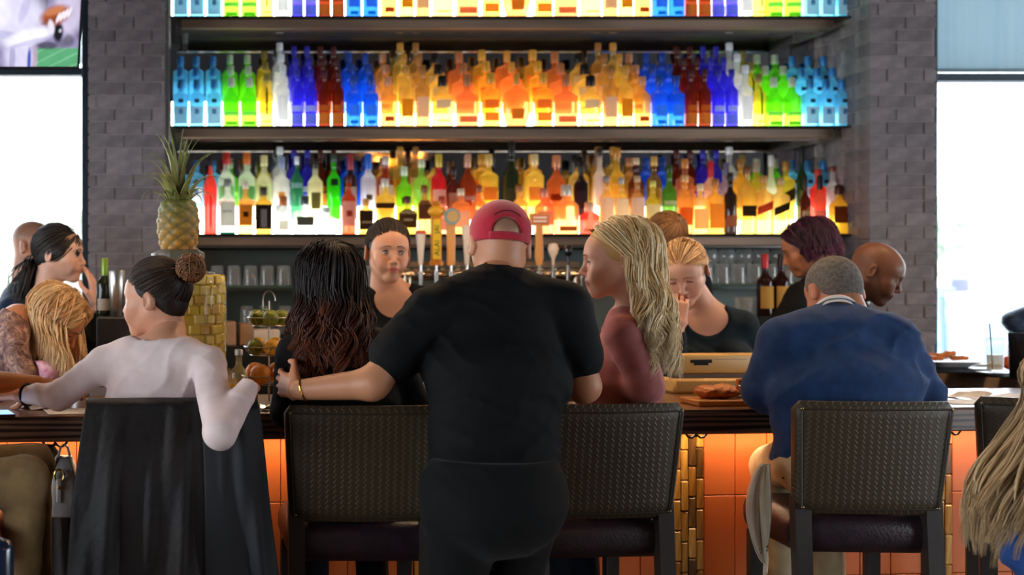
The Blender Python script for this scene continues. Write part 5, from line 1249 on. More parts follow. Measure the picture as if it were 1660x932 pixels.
for i in range(16):
    a = i * math.pi / 8; p = c_ + (e1 * math.cos(a) + e2 * math.sin(a)) * .0345 + dv * .006 * math.sin(a); q = c_ + (e1 * math.cos(a + .38) + e2 * math.sin(a + .38)) * .0345 + dv * .006 * math.sin(a + .38)
    g = G(); g.tube([p, (p + q) / 2 * 1.0, q], .0022, 5); g.build('bracelet_link', m_goldj, capman, True, oc)
# blonde woman in mauve
s = dict(female=True, skin='#d8a284', head=at(1000, 420, 4.1), look=(74, -6, 0), neck=at(1034, 506, 4.13), shL=at(1012, 545, 3.97), shR=at(1030, 535, 4.30), elL=at(1046, 628, 3.93), wrL=at(985, 632, 4.14), handL=dict(dir=(-.4, .9, -.05), up=(0, 0, 1), curl=(.2, .22, .25, .25)),
    elR=at(1000, 650, 4.38), wrR=at(930, 645, 4.45), shirt=dict(mat=cloth('mauve_jersey', '#b36e6a', '#a4625f', .75, .08), sleeve=1.93, fold=.005, seed=5.), trousers=dict(mat=m_jeans), bust=True, arm=1.05,
    hair=long_hair('#c29a5c', '#fae8be', .36, 105, .13, .02, 2.1, (.015, -.075, 0), 21, tips='#f2e2bc', face=97, volume=1.10), eyes=True, open=.3, brow='#8a6a44', lips='#a85a50', hscale=1.0)
s.update(seated(at(985, 800, 4.16), (-.2, .97), .055), bar_seat=True); person('blonde person in a mauve long-sleeved top seen in profile, long wavy hair', s)
# bartender facing the room
s = dict(female=True, skin='#c98f6c', head=at(629, 408, 5.12), look=(184, -3, -2), neck=at(640, 478, 5.18), shL=at(704, 492, 5.16), shR=at(582, 496, 5.18), elL=at(728, 590, 5.18), wrL=at(705, 650, 5.06), elR=at(560, 592, 5.2), wrR=at(585, 650, 5.06),
    shirt=dict(mat=m_blackc, sleeve=.8, neck=.066, cuts=[('ell', at(640, 482, 5.06), (.088, .10, .085), None)], fold=.004, seed=6.), trousers=dict(mat=m_jeans), bust=True,
    hair=pulled_hair('#1a110e', '#3a2a20', (0, -.085, .075), .035, 320, 31), eyes=True, open=.8, iris='#2c1a10', lips='#b04a42', gaze=(-.25, -.05), hscale=1.02, hres=.0036)
s.update(standing(at(645, 690, 5.2), (0, -1))); person('dark-haired bartender in a black scoop-neck top facing the room', s)
# bartender looking down
s = dict(female=True, skin='#d09c80', head=at(1110, 440, 5.1), look=(150, -30, 6), neck=at(1150, 508, 5.2), shL=at(1205, 528, 5.14), shR=at(1092, 540, 5.2), elL=at(1236, 610, 5.18), wrL=at(1222, 660, 5.18), elR=at(1092, 600, 5.08), wrR=at(1098, 535, 4.99),
    handR=dict(dir=(.1, .1, 1), up=(-.3, -.9, 0), curl=(.9, .9, .95, 1.)), shirt=dict(mat=cloth('teal_black_jersey', '#16242c', '#101b22'), sleeve=1.9, cuts=[('ell', at(1150, 505, 5.08), (.09, .11, .10), None)], fold=.004, seed=7.), trousers=dict(mat=m_jeans), bust=True,
    hair=pulled_hair('#b07c48', '#f0c890', (.0, -.09, .0), .04, 340, 41), eyes=True, open=.25, brow='#7a5030', lips='#b0605a', gaze=(0, -.2), hres=.0038)
s.update(standing(at(1155, 690, 5.25), (-.3, -.9))); person('fair-haired bartender in a dark teal top looking down, hand at the mouth', s)
# head of another bartender behind
s = dict(female=True, skin='#b98060', head=at(1079, 388, 6.02), look=(10, -8, 0), neck=at(1080, 440, 6.0), shL=at(1030, 460, 6.0), shR=at(1130, 460, 6.0), elL=at(1015, 540, 5.98), wrL=at(1040, 590, 6.1), elR=at(1145, 540, 5.98), wrR=at(1120, 590, 6.1),
    shirt=dict(mat=m_blackc, sleeve=.8, res=.011), trousers=dict(mat=m_jeans), hair=pulled_hair('#6a4424', '#b07c48', (0, -.09, .06), .036, 220, 51), hres=.006)
s.update(standing(at(1080, 690, 5.94), FW)); person('brown-haired bartender by the bottle shelves, mostly hidden', s)
# bartender with purple hair
s = dict(female=True, skin='#b8744e', head=at(1308, 402, 5.92), look=(66, -22, 0), neck=at(1345, 444, 5.96), shL=at(1296, 480, 5.84), shR=at(1368, 466, 6.1), elL=at(1248, 552, 5.76), wrL=at(1230, 600, 5.66), elR=at(1330, 570, 6.12), wrR=at(1290, 600, 6.0), build=1.1,
    shirt=dict(mat=m_blackc, sleeve=1.6, fold=.004, seed=8.), trousers=dict(mat=m_jeans), hair=long_hair('#1e0d18', '#4a2038', .075, 80, .12, .006, 1.2, (.02, 0, .0), 61, tips='#6a3050', face=75, volume=1.14), eyes=True, open=.3, hres=.005)
s.update(standing(at(1370, 660, 6.02), (-.6, .5))); person('bartender with chin-length purple-red hair in a black top', s)
# bald man looking down
s = dict(female=False, skin='#6e452f', head=at(1420, 440, 5.34), look=(-116, -28, 0), neck=at(1380, 478, 5.42), shL=at(1390, 520, 5.62), shR=at(1352, 520, 5.22), elL=at(1430, 590, 5.6), wrL=at(1470, 610, 5.45), elR=at(1370, 600, 5.22), wrR=at(1430, 615, 5.24), build=1.05, wide=1.05,
    shirt=dict(mat=cloth('charcoal_polo', '#2a2c34', '#23252c'), sleeve=.8, neck=.07, fold=.004, seed=9.), trousers=dict(mat=m_jeans), eyes=True, open=.3, brow='#1c120c', lips='#6a3a34', beard='#1e1410', hres=.0044)
s.update(standing(at(1350, 660, 5.42), (.85, -.4))); person('bald person in a charcoal polo shirt looking down beside the brick pier', s)
# man in the blue sweater
s = dict(female=False, skin='#b77a5e', head=at(1352, 474, 4.42), look=(2, -30, 0), neck=at(1354, 512, 4.28), shL=at(1272, 556, 4.24), shR=at(1442, 556, 4.22), elL=at(1240, 648, 4.3), wrL=at(1300, 645, 4.56), elR=at(1494, 640, 4.26), wrR=at(1450, 640, 4.56), build=1.26, arm=1.3, waist_off=(0, -.03, 0), chest_off=(0, -.03, 0), belly=1.06, wide=1.05,
    shirt=dict(mat=cloth('blue_knit', '#27436f', '#20385f', .9, .1), sleeve=1.9, fold=.006, fscale=.8, seed=10., grow=.014, neck=.07, hem=-.095), trousers=dict(mat=mat('cloth_khaki_pale', '#c9b28a', .85, col2='#b79f78', scale=20, bump=.1), fold=.004, shoe=mat('tan_shoe', '#7a5a3c', .5)), hair=cropped_hair('#77706a', .005))
s.update(seated(at(1366, 806, 4.225), (-.02, 1), .085), bar_seat=True); blue, Mb, Tb, ob = person('grey-haired person in a blue sweater over a white collar eating at the bar', s)
nk = at(1354, 512, 4.28) + np.array([0, .0, -.002]); up_ = Tb - nk; up_ /= np.linalg.norm(up_)
g = G(); e1 = np.array([1., 0, 0]); e2 = np.cross(up_, e1)
g.grid([[nk + up_ * (h - .012 * math.cos(a)) + (e1 * math.cos(a) * r_ + e2 * math.sin(a) * r_) for a in np.linspace(0, 2 * math.pi, 33)] for h, r_ in ((-.035, .086), (-.01, .079), (.022, .0725), (.024, .0755), (-.01, .084))])
co_ = g.build('collar', cloth('white_cotton', '#d8dbe2'), blue, True, ob); solid(co_, .002)
# person with long hair cut by the frame
s = dict(female=True, skin='#b98060', head=at(1735, 640, 3.3), look=(10, -4, 0), neck=at(1742, 738, 3.28), shL=at(1668, 775, 3.28), shR=at(1822, 775, 3.3), elL=at(1652, 890, 3.32), wrL=at(1692, 940, 3.5), elR=at(1842, 890, 3.32), wrR=at(1802, 940, 3.5),
    shirt=dict(mat=cloth('denim_blue', '#2c4f8c', '#244379'), sleeve=1.9, fold=.004, seed=12.), trousers=dict(mat=m_jeans), hair=long_hair('#6b5138', '#e0c69c', .40, 125, .2, .012, 1.3, (-.17, -.10, 0), 71, tips='#c9ab7e', volume=1.10), hres=.006)
pl_ = at(1755, 980, 3.32); pl_[2] = .54; s.update(seated(pl_, FW)); person('person with very long straight fair hair hanging down the back, cut by the frame', s)
# person in khaki at the frame's edge
s = dict(female=False, skin='#b8743c', head=at(-90, 470, 4.1), look=(-50, -10, 0), neck=at(-120, 560, 3.90), shL=at(-80, 600, 4.02), shR=at(-130, 610, 3.72), elL=at(-35, 618, 4.31), wrL=at(62, 622, 4.36), handL=dict(dir=(1, .3, -.05), up=(0, 0, 1)), elR=at(-190, 720, 3.75), wrR=at(-150, 760, 3.95), res=.009,
    shirt=dict(mat=cloth('cream_shirt', '#d8c4a4', '#ccb692'), sleeve=.8, fold=.005, seed=13., hem=-.08), trousers=dict(mat=m_khaki, fold=.006), hair=cropped_hair('#4a3a2c', .008))
pel = at(-125, 806, 3.80); pel[2] = .905; s.update(seated(pel, (1, .15), .1, .0, .40)); s['knL'] = at(50, 752, 3.95); s['knR'] = at(42, 778, 3.80); s['anL'] = at(60, 1100, 4.02); s['anR'] = at(30, 1080, 3.86)
person('person in khaki trousers with a bare forearm on the bar, mostly outside the picture', s)
# woman in the patterned blouse
m_flor, nt_, out_ = newmat('cloth_paisley'); L_ = nt_.links.new
tc_ = N(nt_, 'ShaderNodeTexCoord'); vo_ = N(nt_, 'ShaderNodeTexVoronoi'); vo_.inputs['Scale'].default_value = 26; nz_ = N(nt_, 'ShaderNodeTexNoise'); nz_.inputs['Scale'].default_value = 14; nz_.inputs['Distortion'].default_value = 2.5
L_(tc_.outputs['Object'], vo_.inputs[0]); L_(tc_.outputs['Object'], nz_.inputs[0]); cr_ = N(nt_, 'ShaderNodeValToRGB')
for p__, c__ in ((.32, '#4a3638'), (.42, '#b48a78'), (.5, '#d8b4a4'), (.56, '#7a4a50'), (.64, '#c89a7c')):
    e_ = cr_.color_ramp.elements.new(p__); e_.color = lin(c__)
L_(nz_.outputs[0], cr_.inputs[0]); cb_ = mixcol(nt_, vo_.outputs['Distance'], cr_.outputs[0], lin('#5a3c3c')); p_ = N(nt_, 'ShaderNodeBsdfPrincipled'); p_.inputs['Roughness'].default_value = .8; L_(cb_, p_.inputs['Base Color']); L_(p_.outputs[0], out_.inputs[0])
s = dict(female=True, skin='#c4845e', head=at(92, 520, 4.98), look=(-104, -42, 0), neck=at(30, 510, 5.0), shL=at(10, 540, 5.12), shR=at(20, 556, 4.86), elR=at(40, 612, 4.84), wrR=at(118, 596, 4.92), elL=at(70, 606, 5.06), wrL=at(104, 582, 5.0), handL=dict(dir=(.1, -.2, 1), up=(1, 0, 0), curl=(.5, .6, .7, .8)), handR=dict(dir=(1, .2, -.1), up=(0, 0, 1)),
    shirt=dict(mat=m_flor, sleeve=1.35, fold=.006, seed=14.), trousers=dict(mat=m_jeans), hair=long_hair('#c88a50', '#ffdcA4', .21, 95, .12, .007, 1.1, (.03, -.03, 0), 81, tips='#f4d8a8', face=55, volume=1.14), eyes=True, open=.3, hres=.005)
s.update(seated(at(-70, 770, 4.94), (1, 0), .08)); flor, Mf, Tf, of_ = person('strawberry-blonde person in a patterned blouse bending over the bar', s)
a_, b_ = at(58, 606, 4.855), at(98, 600, 4.895); g = G(); g.tube([a_, (a_ + b_) / 2, b_], [.05, .046, .044], 14, caps=False); cf_ = g.build('pink_cuff', cloth('pink_print', '#e08ab0', '#f4c8d8', .8, .2, 60), flor, True, of_); solid(cf_, .002)
# woman in profile with hand at the mouth
s = dict(female=True, skin='#d0a088', head=at(96, 411, 5.44), look=(-104, -4, 0), neck=at(80, 482, 5.44), shL=at(66, 512, 5.60), shR=at(88, 516, 5.34), elR=at(146, 556, 5.46), wrR=at(156, 500, 5.44), handR=dict(dir=(-.12, .1, 1), up=(1, -.3, 0), curl=(.28, .3, .33, .36), thumb=.8),
    elL=at(110, 592, 5.66), wrL=at(150, 556, 5.60), handL=dict(dir=(.3, 0, 1), up=(-.9, 0, .3), curl=(.5, .6, .6, .6)), shirt=dict(mat=m_blackc, sleeve=1.75, fold=.004, seed=15.), trousers=dict(mat=m_jeans), hair=pulled_hair('#15110f', '#2e2620', (0, -.115, -.045), .03, 320, 91, tail=(-.05, 0, -.16)), eyes=True, open=.6, lips='#b8605a', hres=.0044)
s.update(seated(at(-15, 730, 5.56), (1, 0), .09)); prof, Mp, Tp, op_ = person('dark-haired person in black with a hand raised to the mouth, in profile against the window', s)
wr = at(156, 500, 5.44); g = G(); g.tube([wr + np.array([.032 * math.cos(a), .032 * math.sin(a), -.012]) for a in np.linspace(0, 2 * math.pi, 21)], .005, 6, caps=False); g.build('bracelet', m_dsteel, prof, True, op_)
# bald man by the window
s = dict(female=False, skin='#a8765c', head=at(55, 398, 6.06), look=(-108, -2, 0), neck=at(42, 462, 6.08), shL=at(28, 498, 6.26), shR=at(20, 505, 5.90), elR=at(10, 580, 5.86), wrR=at(80, 600, 5.88), elL=at(40, 580, 6.28), wrL=at(100, 600, 6.2), build=1.1, wide=1.04, stubble='#5a463c',
    shirt=dict(mat=cloth('navy_polo', '#1c2a44', '#16223a'), sleeve=.9, neck=.074, fold=.004, seed=16.), trousers=dict(mat=m_jeans), eyes=True, open=.5, hres=.005)
s.update(seated(at(-20, 720, 6.06), (1, 0))); b1, M1, T1, o1 = person('bald person in a navy polo shirt seated against the bright window', s)

# ---------------------------------------------------------------- coat over the chair
m_coat = mat('dark_coat_cloth', '#1d1512', .66, col2='#0d0b0e', scale=4, bump=.3, bscale=50, spec=.35)
cx, cd = (277 - VX) / FPX * 3.83, 3.83
def coat_pt(u, v):
    """u across -1..1, v along: from behind the backrest over its top and down towards the floor"""
    rx = math.radians(3)
    if v < .12:
        t = v / .12; hw = .252
        if t < .5: z = 1.0 + .28 * t; y = .034
        else: z = 1.14 + .014 * math.sin(math.pi * (t - .5) * 2) + .008 * (t - .5) * 2; y = -.029 + .063 * math.cos(math.pi * (t - .5) * 2)
    else:
        t = (v - .12) / .88; z = 1.148 - .98 * t; hw = .25 + .10 * t ** .8; y = -.092 - .02 * t ** .5
    x = u * hw
    k = max(0, (v - .10)) * 1.3
    fo = .034 * math.sin(8 * u + 1.6 * math.sin(4 * v + u)) + .02 * math.sin(17 * u - 3 * v + 1) + .006 * math.sin(33 * u + 9 * v) + .012 * math.sin(13 * v + 5 * u + 2 * math.sin(7 * u)) * math.sin(5 * u + 2)
    y -= max(-.004, fo) * min(1, .06 + k) + .012 * min(1, k) + .05 * abs(u) ** 6 * -1 * min(1, k)
    x += .012 * math.sin(6 * v + 3 * u) * min(1, k)
    if u > .55 and v >= .12: z += .02 * (u - .55) * (1 - t)
    c, s_ = math.cos(rx), math.sin(rx)
    return (cx + x * c - y * s_, cd + x * s_ + y * c, z)
t = thing('draped_coat', 'dark coat draped over the chair of the person in white', 'coat', (cx, cd, 0))
g = G(); g.grid([[coat_pt(u, v) for u in np.linspace(-1, 1, 120)] for v in np.concatenate([np.linspace(0, .16, 14), np.linspace(.18, 1, 60)])])
o = g.build('cloth', m_coat, t, True, (cx, cd, 0)); solid(o, .005)
lining = mat('navy_lining', '#0a0c14', .7, scale=6, bump=.1)
g = G(); g.grid([[np.array(coat_pt(u, v)) + np.array([0, -.006 - .012 * math.sin(math.pi * (u - .33) / .67), 0]) for u in np.linspace(.33, 1.0, 34)] for v in np.linspace(.13, 1, 60)])
o = g.build('lapel', lining, t, True, (cx, cd, 0)); solid(o, .004)
# ---------------------------------------------------------------- handbag and coat hanging under the bar
m_bag = mat('grey_leather', '#b4bec0', .4, col2='#9eaaad', scale=30, bump=.1, coat=.2); m_brassx = mat('brass', '#c89a48', .25, metal=1.)
BD = 4.285
bg_ = thing('handbag', 'grey leather handbag with brass buckle hanging from the bar', 'handbag', at(104, 835, BD)); ob_ = at(104, 835, BD)
def bag_ring(w_, d_, z, n=24): return [(w_ * np.sign(math.cos(a)) * abs(math.cos(a)) ** .45, d_ * np.sign(math.sin(a)) * abs(math.sin(a)) ** .45, z) for a in np.linspace(0, 2 * math.pi, n, endpoint=False)]
g = G(); prof_ = [(.052, .045, 0), (.056, .05, .004), (.056, .05, .02), (.05, .046, .09), (.04, .034, .16), (.03, .02, .196), (.026, .012, .2)]
V = [p for a, b, z in prof_ for p in bag_ring(a, b, z)]; n = 24; m = len(prof_)
g.add(V, [(i * n + j, i * n + (j + 1) % n, (i + 1) * n + (j + 1) % n, (i + 1) * n + j) for i in range(m - 1) for j in range(n)] + [tuple(range(n))[::-1], tuple((m - 1) * n + j for j in range(n))]); g.build('bag_body', m_bag, bg_, True)
HT = BAR_Z - BAR_T - .028 - ob_[2]
for y in (-.012, .012): sub(bg_, 'strap', m_bag, lambda g: g.tube([(-.02, y, .195), (-.012, y * .6, HT - .012), (.0, 0, HT), (.012, y * .6, HT - .012), (.02, y, .195)], .0045, 6), True)
sub(bg_, 'flap_strap', m_bag, lambda g: g.box((-.021, -.053, .05), (-.004, -.046, .13), .003))
sub(bg_, 'edge_piping', mat('bag_piping', '#4a4f50', .4), lambda g: g.tube([(.05, -.045, .01), (.048, -.047, .08), (.036, -.036, .15), (.02, -.022, .195), (-.02, -.022, .195), (-.036, -.036, .15)], .003, 5), True)
sub(bg_, 'buckle', m_brassx, lambda g: (g.tube([(-.012 + .016 * math.cos(a), -.046, .14 + .02 * math.sin(a)) for a in np.linspace(0, 2 * math.pi, 17)], .004, 6, caps=False), g.ball((-.0125, -.055, .1), .006, 8, 6)), True)
hk = thing('coat_hook', 'black double coat hook under the bar edge holding the grey handbag', 'hook', (0, 4.161, 0), TH, 'coat hooks under the bar')
lx_ = CT * ob_[0] + ST * (ob_[1] - 4.161) - .03; ly_ = -ST * ob_[0] + CT * (ob_[1] - 4.161); c = np.array([lx_, ly_, BAR_Z - BAR_T])
sub(hk, 'hook_bar', m_iron, lambda g: (g.box(c + np.array([-.012, -.012, -.006]), c + np.array([.012, .012, .001]), .001), g.tube([c, c + np.array([0, 0, -.034])], .0035, 6)), True)
for s_ in (-1, 1): sub(hk, 'prong', m_iron, lambda g: g.tube([c + np.array([s_ * a, 0, b]) for a, b in ((0, -.022), (.006, -.03), (.016, -.037), (.028, -.035), (.036, -.026), (.04, -.019))], [.004, .004, .004, .004, .004, .005], 6), True)
hc = thing('hanging_coat', 'black coat hanging on the bar hook beneath the handbag', 'coat', at(98, 900, 4.372)); oc_ = at(98, 900, 4.372)
g = G(); P = []
for v in np.linspace(0, 1, 24):
    hw = .03 + .075 * v ** .6; zz = BAR_Z - BAR_T - .03 - oc_[2]
    P.append([(oc_ + np.array([hw * math.sin(a) - .045 * (1 - v) ** 3, .026 * math.cos(a) * (.5 + .5 * min(1, v * 4)) * (1 + .3 * math.sin(7 * a)) - .085 * max(0, 1 - v * 7) ** 2, zz - (zz + .38) * v])) for a in np.linspace(0, 2 * math.pi, 40)])
g.grid(P); g.build('cloth', mat('black_coat_wool', '#14100f', .8, scale=12, bump=.2), hc, True, oc_)
# ---------------------------------------------------------------- things on the bar
def bar_y(X, d): return BARF(X) + d
def onbar(px, d):
    X = 0.
    for _ in range(8): X = (px - VX) / FPX * bar_y(X, d)
    return np.array([X, bar_y(X, d), BAR_Z + .0005])
jp = onbar(289, .36); JR, JH = .172, .46
jar = thing('infusion_jar', 'large glass infusion jar packed with pineapple chunks', 'jar', jp)
m_jarg = glass('#f6f4e6', .95, .03, 'jar_glass', 1., 1.2)
sub(jar, 'glass_wall', m_jarg, lambda g: g.lathe([(JR * .96, 0), (JR, .012), (JR, JH - .06), (JR * .97, JH - .03), (JR * .75, JH), (.085, JH + .012), (.08, JH + .03), (.088, JH + .05), (.084, JH + .05), (.075, JH + .03), (.08, JH + .008), (JR * .74, JH - .008), (JR * .955, JH - .035), (JR * .985, JH - .06), (JR * .985, .014), (JR * .9, .01)], 40), True)
sub(jar, 'lid', m_jarg, lambda g: (g.lathe([(.09, JH + .05), (.095, JH + .055), (.094, JH + .07), (.07, JH + .085), (.05, JH + .09)], 28)), True)
m_pa = [mat('pineapple_flesh_%d' % i, c, .35, col2=c2, scale=30, bump=.2, spec=.6) for i, (c, c2) in enumerate([('#f2d444', '#e8c22c'), ('#f8e88c', '#f0d860'), ('#e2bc2c', '#d0a41c'), ('#f5de60', '#e8c83c')])]
cms = []
for m_ in m_pa:
    g = G(); g.box((-.0205, -.012, -.0165), (.0205, .014, .0165), .005); me = g.mesh('pineapple_chunk'); me.materials.append(m_); cms.append(me)
r5 = random.Random(5); NR = 23
for i in range(13):
    for j in range(NR):
        a = 2 * math.pi * (j + .5 * (i % 2)) / NR + r5.uniform(-.02, .02); rr_ = JR * .985 - .014 - r5.uniform(0, .004)
        o = link('pineapple_chunk', r5.choice(cms), None, jar); o.location = (rr_ * math.cos(a), rr_ * math.sin(a), .03 + i * .0338 + r5.uniform(-.003, .003)); o.rotation_euler = (0, r5.uniform(-.08, .08), a + R90)
        o.scale = (1.05, 1, r5.uniform(.9, 1.06))
sub(jar, 'juice', mat('pineapple_juice', '#dcb42c', .4), lambda g: g.lathe([(JR * .9, .012), (JR * .9, .45)], 28))
PZ = EYE - (395 - VY) / FPX * jp[1]
pa = thing('pineapple', 'whole pineapple with leafy crown standing on the infusion jar', 'pineapple', (jp[0], jp[1], JH + .085 + BAR_Z)); PB = JH + .085 + BAR_Z
g = G(); PRB, PHB = .073, EYE - (322 - VY) / FPX * jp[1] - PB; rows_n, seg = 44, 56; P = []
for i in range(rows_n + 1):
    v = i / rows_n; r0 = PRB * (.70 + .30 * math.sin(math.pi * min(1, .12 + .80 * v))) * (1 if v < .93 else 1 - (v - .93) * 5)
    row = []
    for j in range(seg + 1):
        a = 2 * math.pi * j / seg; q = abs(math.sin(4 * a + v * 14)) * abs(math.sin(4 * a - v * 14)); d = .009 * q ** .5
        row.append(((r0 + d - .004) * math.cos(a), (r0 + d - .004) * math.sin(a), v * PHB))
    P.append(row)
g.grid(P); cols = []
for row in P:
    for p in row:
        e = math.hypot(p[0], p[1]); v = p[2] / PHB; r0 = PRB * (.70 + .30 * math.sin(math.pi * min(1, .12 + .80 * v))) * (1 if v < .93 else 1 - (v - .93) * 5); k = min(1, max(0, (e - r0 + .004) / .009))
        gold, dark, grn = np.array(lin('#c98a2c')[:3]), np.array(lin('#5c5a2a')[:3]), np.array(lin('#6b6a28')[:3]); base = gold * (1 - min(1, v * 1.1)) + grn * min(1, v * 1.1); cols.append(tuple(dark * (1 - k) + base * k))
me = g.mesh('fruit', True, (0, 0, 0), cols); link('fruit', me, mat('pineapple_skin', '#a07828', .55, attr=True, bump=.3, bscale=120), pa)
m_leaf = mat('pineapple_leaf', '#6d7a3c', .45, col2='#8a7f4a', scale=9, rnd=.35)
def leaf_mesh(L, w_, bend):
    g = G(); P = []
    for i in range(10):
        t = i / 9; hw = w_ * (1 - t) ** .8 * (.55 + .45 * math.sin(math.pi * min(1, t + .35))); a = bend * t * t
        y = L * (t - .12 * t * t * bend) * math.sin(a * .6) * .9; z = L * t * math.cos(a * .62)
        P.append([(x * hw, y + .35 * hw * abs(x), z) for x in (-1, -.4, .4, 1)])
    g.grid(P); return g.mesh('leaf', True)
lms = []
for L, w_, b_ in ((.25, .016, .5), (.22, .017, .8), (.17, .016, 1.2), (.12, .014, 1.6)):
    me = leaf_mesh(L, w_, b_); me.materials.append(m_leaf); lms.append((me, b_))
r6 = random.Random(9)
for i in range(46):
    k = 0 if i < 8 else 1 if i < 20 else 2 if i < 34 else 3; me, b_ = lms[k]; a = i * 2.39996 + r6.uniform(-.2, .2)
    o = link('leaf', me, None, pa); rr_ = (.008, .018, .026, .03)[k]; o.location = (rr_ * math.cos(a), rr_ * math.sin(a), PHB - .012 + (.02, .015, .008, 0)[k])
    tilt = (.1, .3, .5, .72)[k] + r6.uniform(-.08, .08); o.rotation_euler = (-tilt, 0, a - R90); s_ = r6.uniform(.88, 1.08); o.scale = (s_, s_, s_); solid(o, .0012)
# fruit stand
fp = onbar(436, .42); fs = thing('fruit_stand', 'tiered wire fruit stand with citrus on the bar', 'fruit stand', fp); SF = FPX / fp[1]
FZ = [EYE - (y - VY) / SF - BAR_Z for y in (622, 575, 528)]; FR = (.098, .09, .078)
sub(fs, 'pole', m_steel, lambda g: g.tube([(0, 0, 0), (0, 0, .36)], .0035, 6), True)
sub(fs, 'handle', m_steel, lambda g: g.tube([(.022 * math.cos(a) , 0, .36 + .035 * math.sin(a)) for a in np.linspace(0, math.pi, 13)] + [(-.022, 0, .33), (0, 0, .31)], .003, 6), True)
for z, r_ in zip(FZ, FR):
    z = max(z, .004)
    for dz, k in ((.03, 1.), (.0, .75)): sub(fs, 'basket_ring', m_steel, lambda g: g.tube([(r_ * k * math.cos(a), r_ * k * math.sin(a), z + dz) for a in np.linspace(0, 2 * math.pi, 33)], .0022, 5, caps=False), True)
    for q in range(8):
        a = q * math.pi / 4; sub(fs, 'basket_wire', m_steel, lambda g: g.tube([(0, 0, z), (r_ * .75 * math.cos(a), r_ * .75 * math.sin(a), z), (r_ * math.cos(a), r_ * math.sin(a), z + .03)], .0016, 5), True)
r7 = random.Random(4)
for lv, (nm, m_, r_, nn, lab) in enumerate([('orange', m_orange, .038, 4, 'orange in the lowest basket of the wire fruit stand'), ('lemon', m_lemon, .031, 4, 'yellow lemon in the middle basket of the wire fruit stand'), ('lime', m_lime, .03, 4, 'olive-green lime in the top basket of the wire fruit stand')]):
    for q in range(nn):
        a = (q * 2 * math.pi / nn + lv * .35 - 2.2) if lv != 1 else (q + 1) * 2 * math.pi / 5 - 2.7; z = max(FZ[lv], .004) + r_ * .98
        fruit(nm, lab, nm, (fp[0] + (FR[lv] - r_ - .004) * math.cos(a), fp[1] + (FR[lv] - r_ - .004) * math.sin(a), BAR_Z + z), r_, m_, nm + 's in the fruit stand', rot=(r7.random() * 3, r7.random() * 3, 0), tip=.05 if nm == 'orange' else .14)
fruit('lime', 'olive-green lime tucked among the lemons of the fruit stand', 'lime', (fp[0] + .056 * math.cos(-2.7), fp[1] + .056 * math.sin(-2.7), BAR_Z + FZ[1] + .03), .029, m_lime, None, tip=.14)
bt = onbar(387, .2)
bottle(('round', .062, .20, '#f2e6b0', .75, '#d8d8d0', .008, [(.05, .42, 1.2, '#e8b02c')]), bt[0], bt[1], BAR_Z, 'clear cocktail bottle with yellow label beside the fruit stand', None)
foil = thing('foil_wrap', 'crumpled silver foil on the bar beside the fruit stand', 'foil', onbar(430, .09))
g = G(); r8 = random.Random(2); g.grid([[((u - .5) * .13, (v - .5) * .1, .006 + .016 * r8.random()) for u in np.linspace(0, 1, 9)] for v in np.linspace(0, 1, 8)]); o = g.build('sheet', m_steel, foil); solid(o, .0015)
# left side: caddy with shaker and wine bottle
lp = at(190, 513, 5.25); cbox('drinks_box', 'black box on the side bar carrying shaker and wine bottle', 'box', (lp[0], 5.25, BAR_Z + .001), (.16, .2, lp[2] - BAR_Z), mat('black_box', '#23222a', .5), .006)
sh_ = thing('cocktail_shaker', 'tall polished steel cocktail shaker on the black box', 'shaker', (lp[0] + .0, 5.22, lp[2]))
sub(sh_, 'cup', m_steel, lambda g: g.lathe([(.024, 0), (.027, .003), (.033, .12), (.033, .125)], 20), True); sub(sh_, 'lid', m_steel, lambda g: g.lathe([(.0335, .12), (.034, .128), (.033, .185), (.031, .19)], 20), True)
bottle(('wine', .07, .24, '#1c2410', .3, '#7a9a20', .06, [(.1, .3, .9, '#d8d0c0')]), at(170, 513, 5.3)[0], 5.29, lp[2], 'small dark wine bottle with green capsule beside the steel shaker', None)
# papers, phone, cutlery
m_paper = mat('white_paper', '#e9e4de', .7, scale=20)
def sheet(nm, label, cat, px, d, w_, h_, rz, m_, curl=0., group=None):
    p = onbar(px, d); g = G(); g.grid([[((u - .5) * w_, (v - .5) * h_, .002 + max(0., curl * (u ** 2 + .3 * math.sin(5 * v)))) for u in np.linspace(0, 1, 9)] for v in np.linspace(0, 1, 6)])
    o = g.build(nm, m_); o.location = tuple(p); o.rotation_euler = (0, 0, math.radians(rz)); solid(o, .0012); return tag(o, label, cat, group)
sheet('menu_sheet', 'white paper menu on the bar beside the elbow of the person in white', 'menu', 128, .13, .22, .16, 12, m_paper)
sheet('napkin', 'crumpled cream napkin beneath the bare forearm on the bar', 'napkin', 70, .26, .14, .12, 30, m_paper, .05)
sheet('menu_sheet', 'white paper menu on the bar beside the coat-draped chair', 'menu', 442, .04, .12, .08, 5, m_paper)
sheet('menu_sheet', 'pair of white sheets lying beside the man in the blue sweater', 'menu', 1590, .14, .26, .16, -8, m_paper)
sheet('menu_sheet', 'curled white receipt lying beside the man in the blue sweater', 'receipt', 1565, .3, .10, .14, 20, m_paper, .02)
sheet('menu_sheet', 'folded white leaflet before the chair near the long-haired person', 'menu', 1632, .3, .14, .12, 14, m_paper, .01)
ph = thing('phone', 'phone with glowing screen under the hand of the person in white', 'phone', onbar(2, .06)); ph.rotation_euler = (0, 0, .3)
sub(ph, 'case', m_black, lambda g: g.box((-.035, -.07, 0), (.035, .07, .008), .002)); sub(ph, 'screen', emitter('phone_screen', '#9fc4ff', 1.2), lambda g: g.box((-.032, -.066, .0078), (.032, .066, .0086)))
cup = onbar(697, .2); t = thing('ice_glass', 'small tumbler with ice on the bar beside the man in the red cap', 'glass', cup)
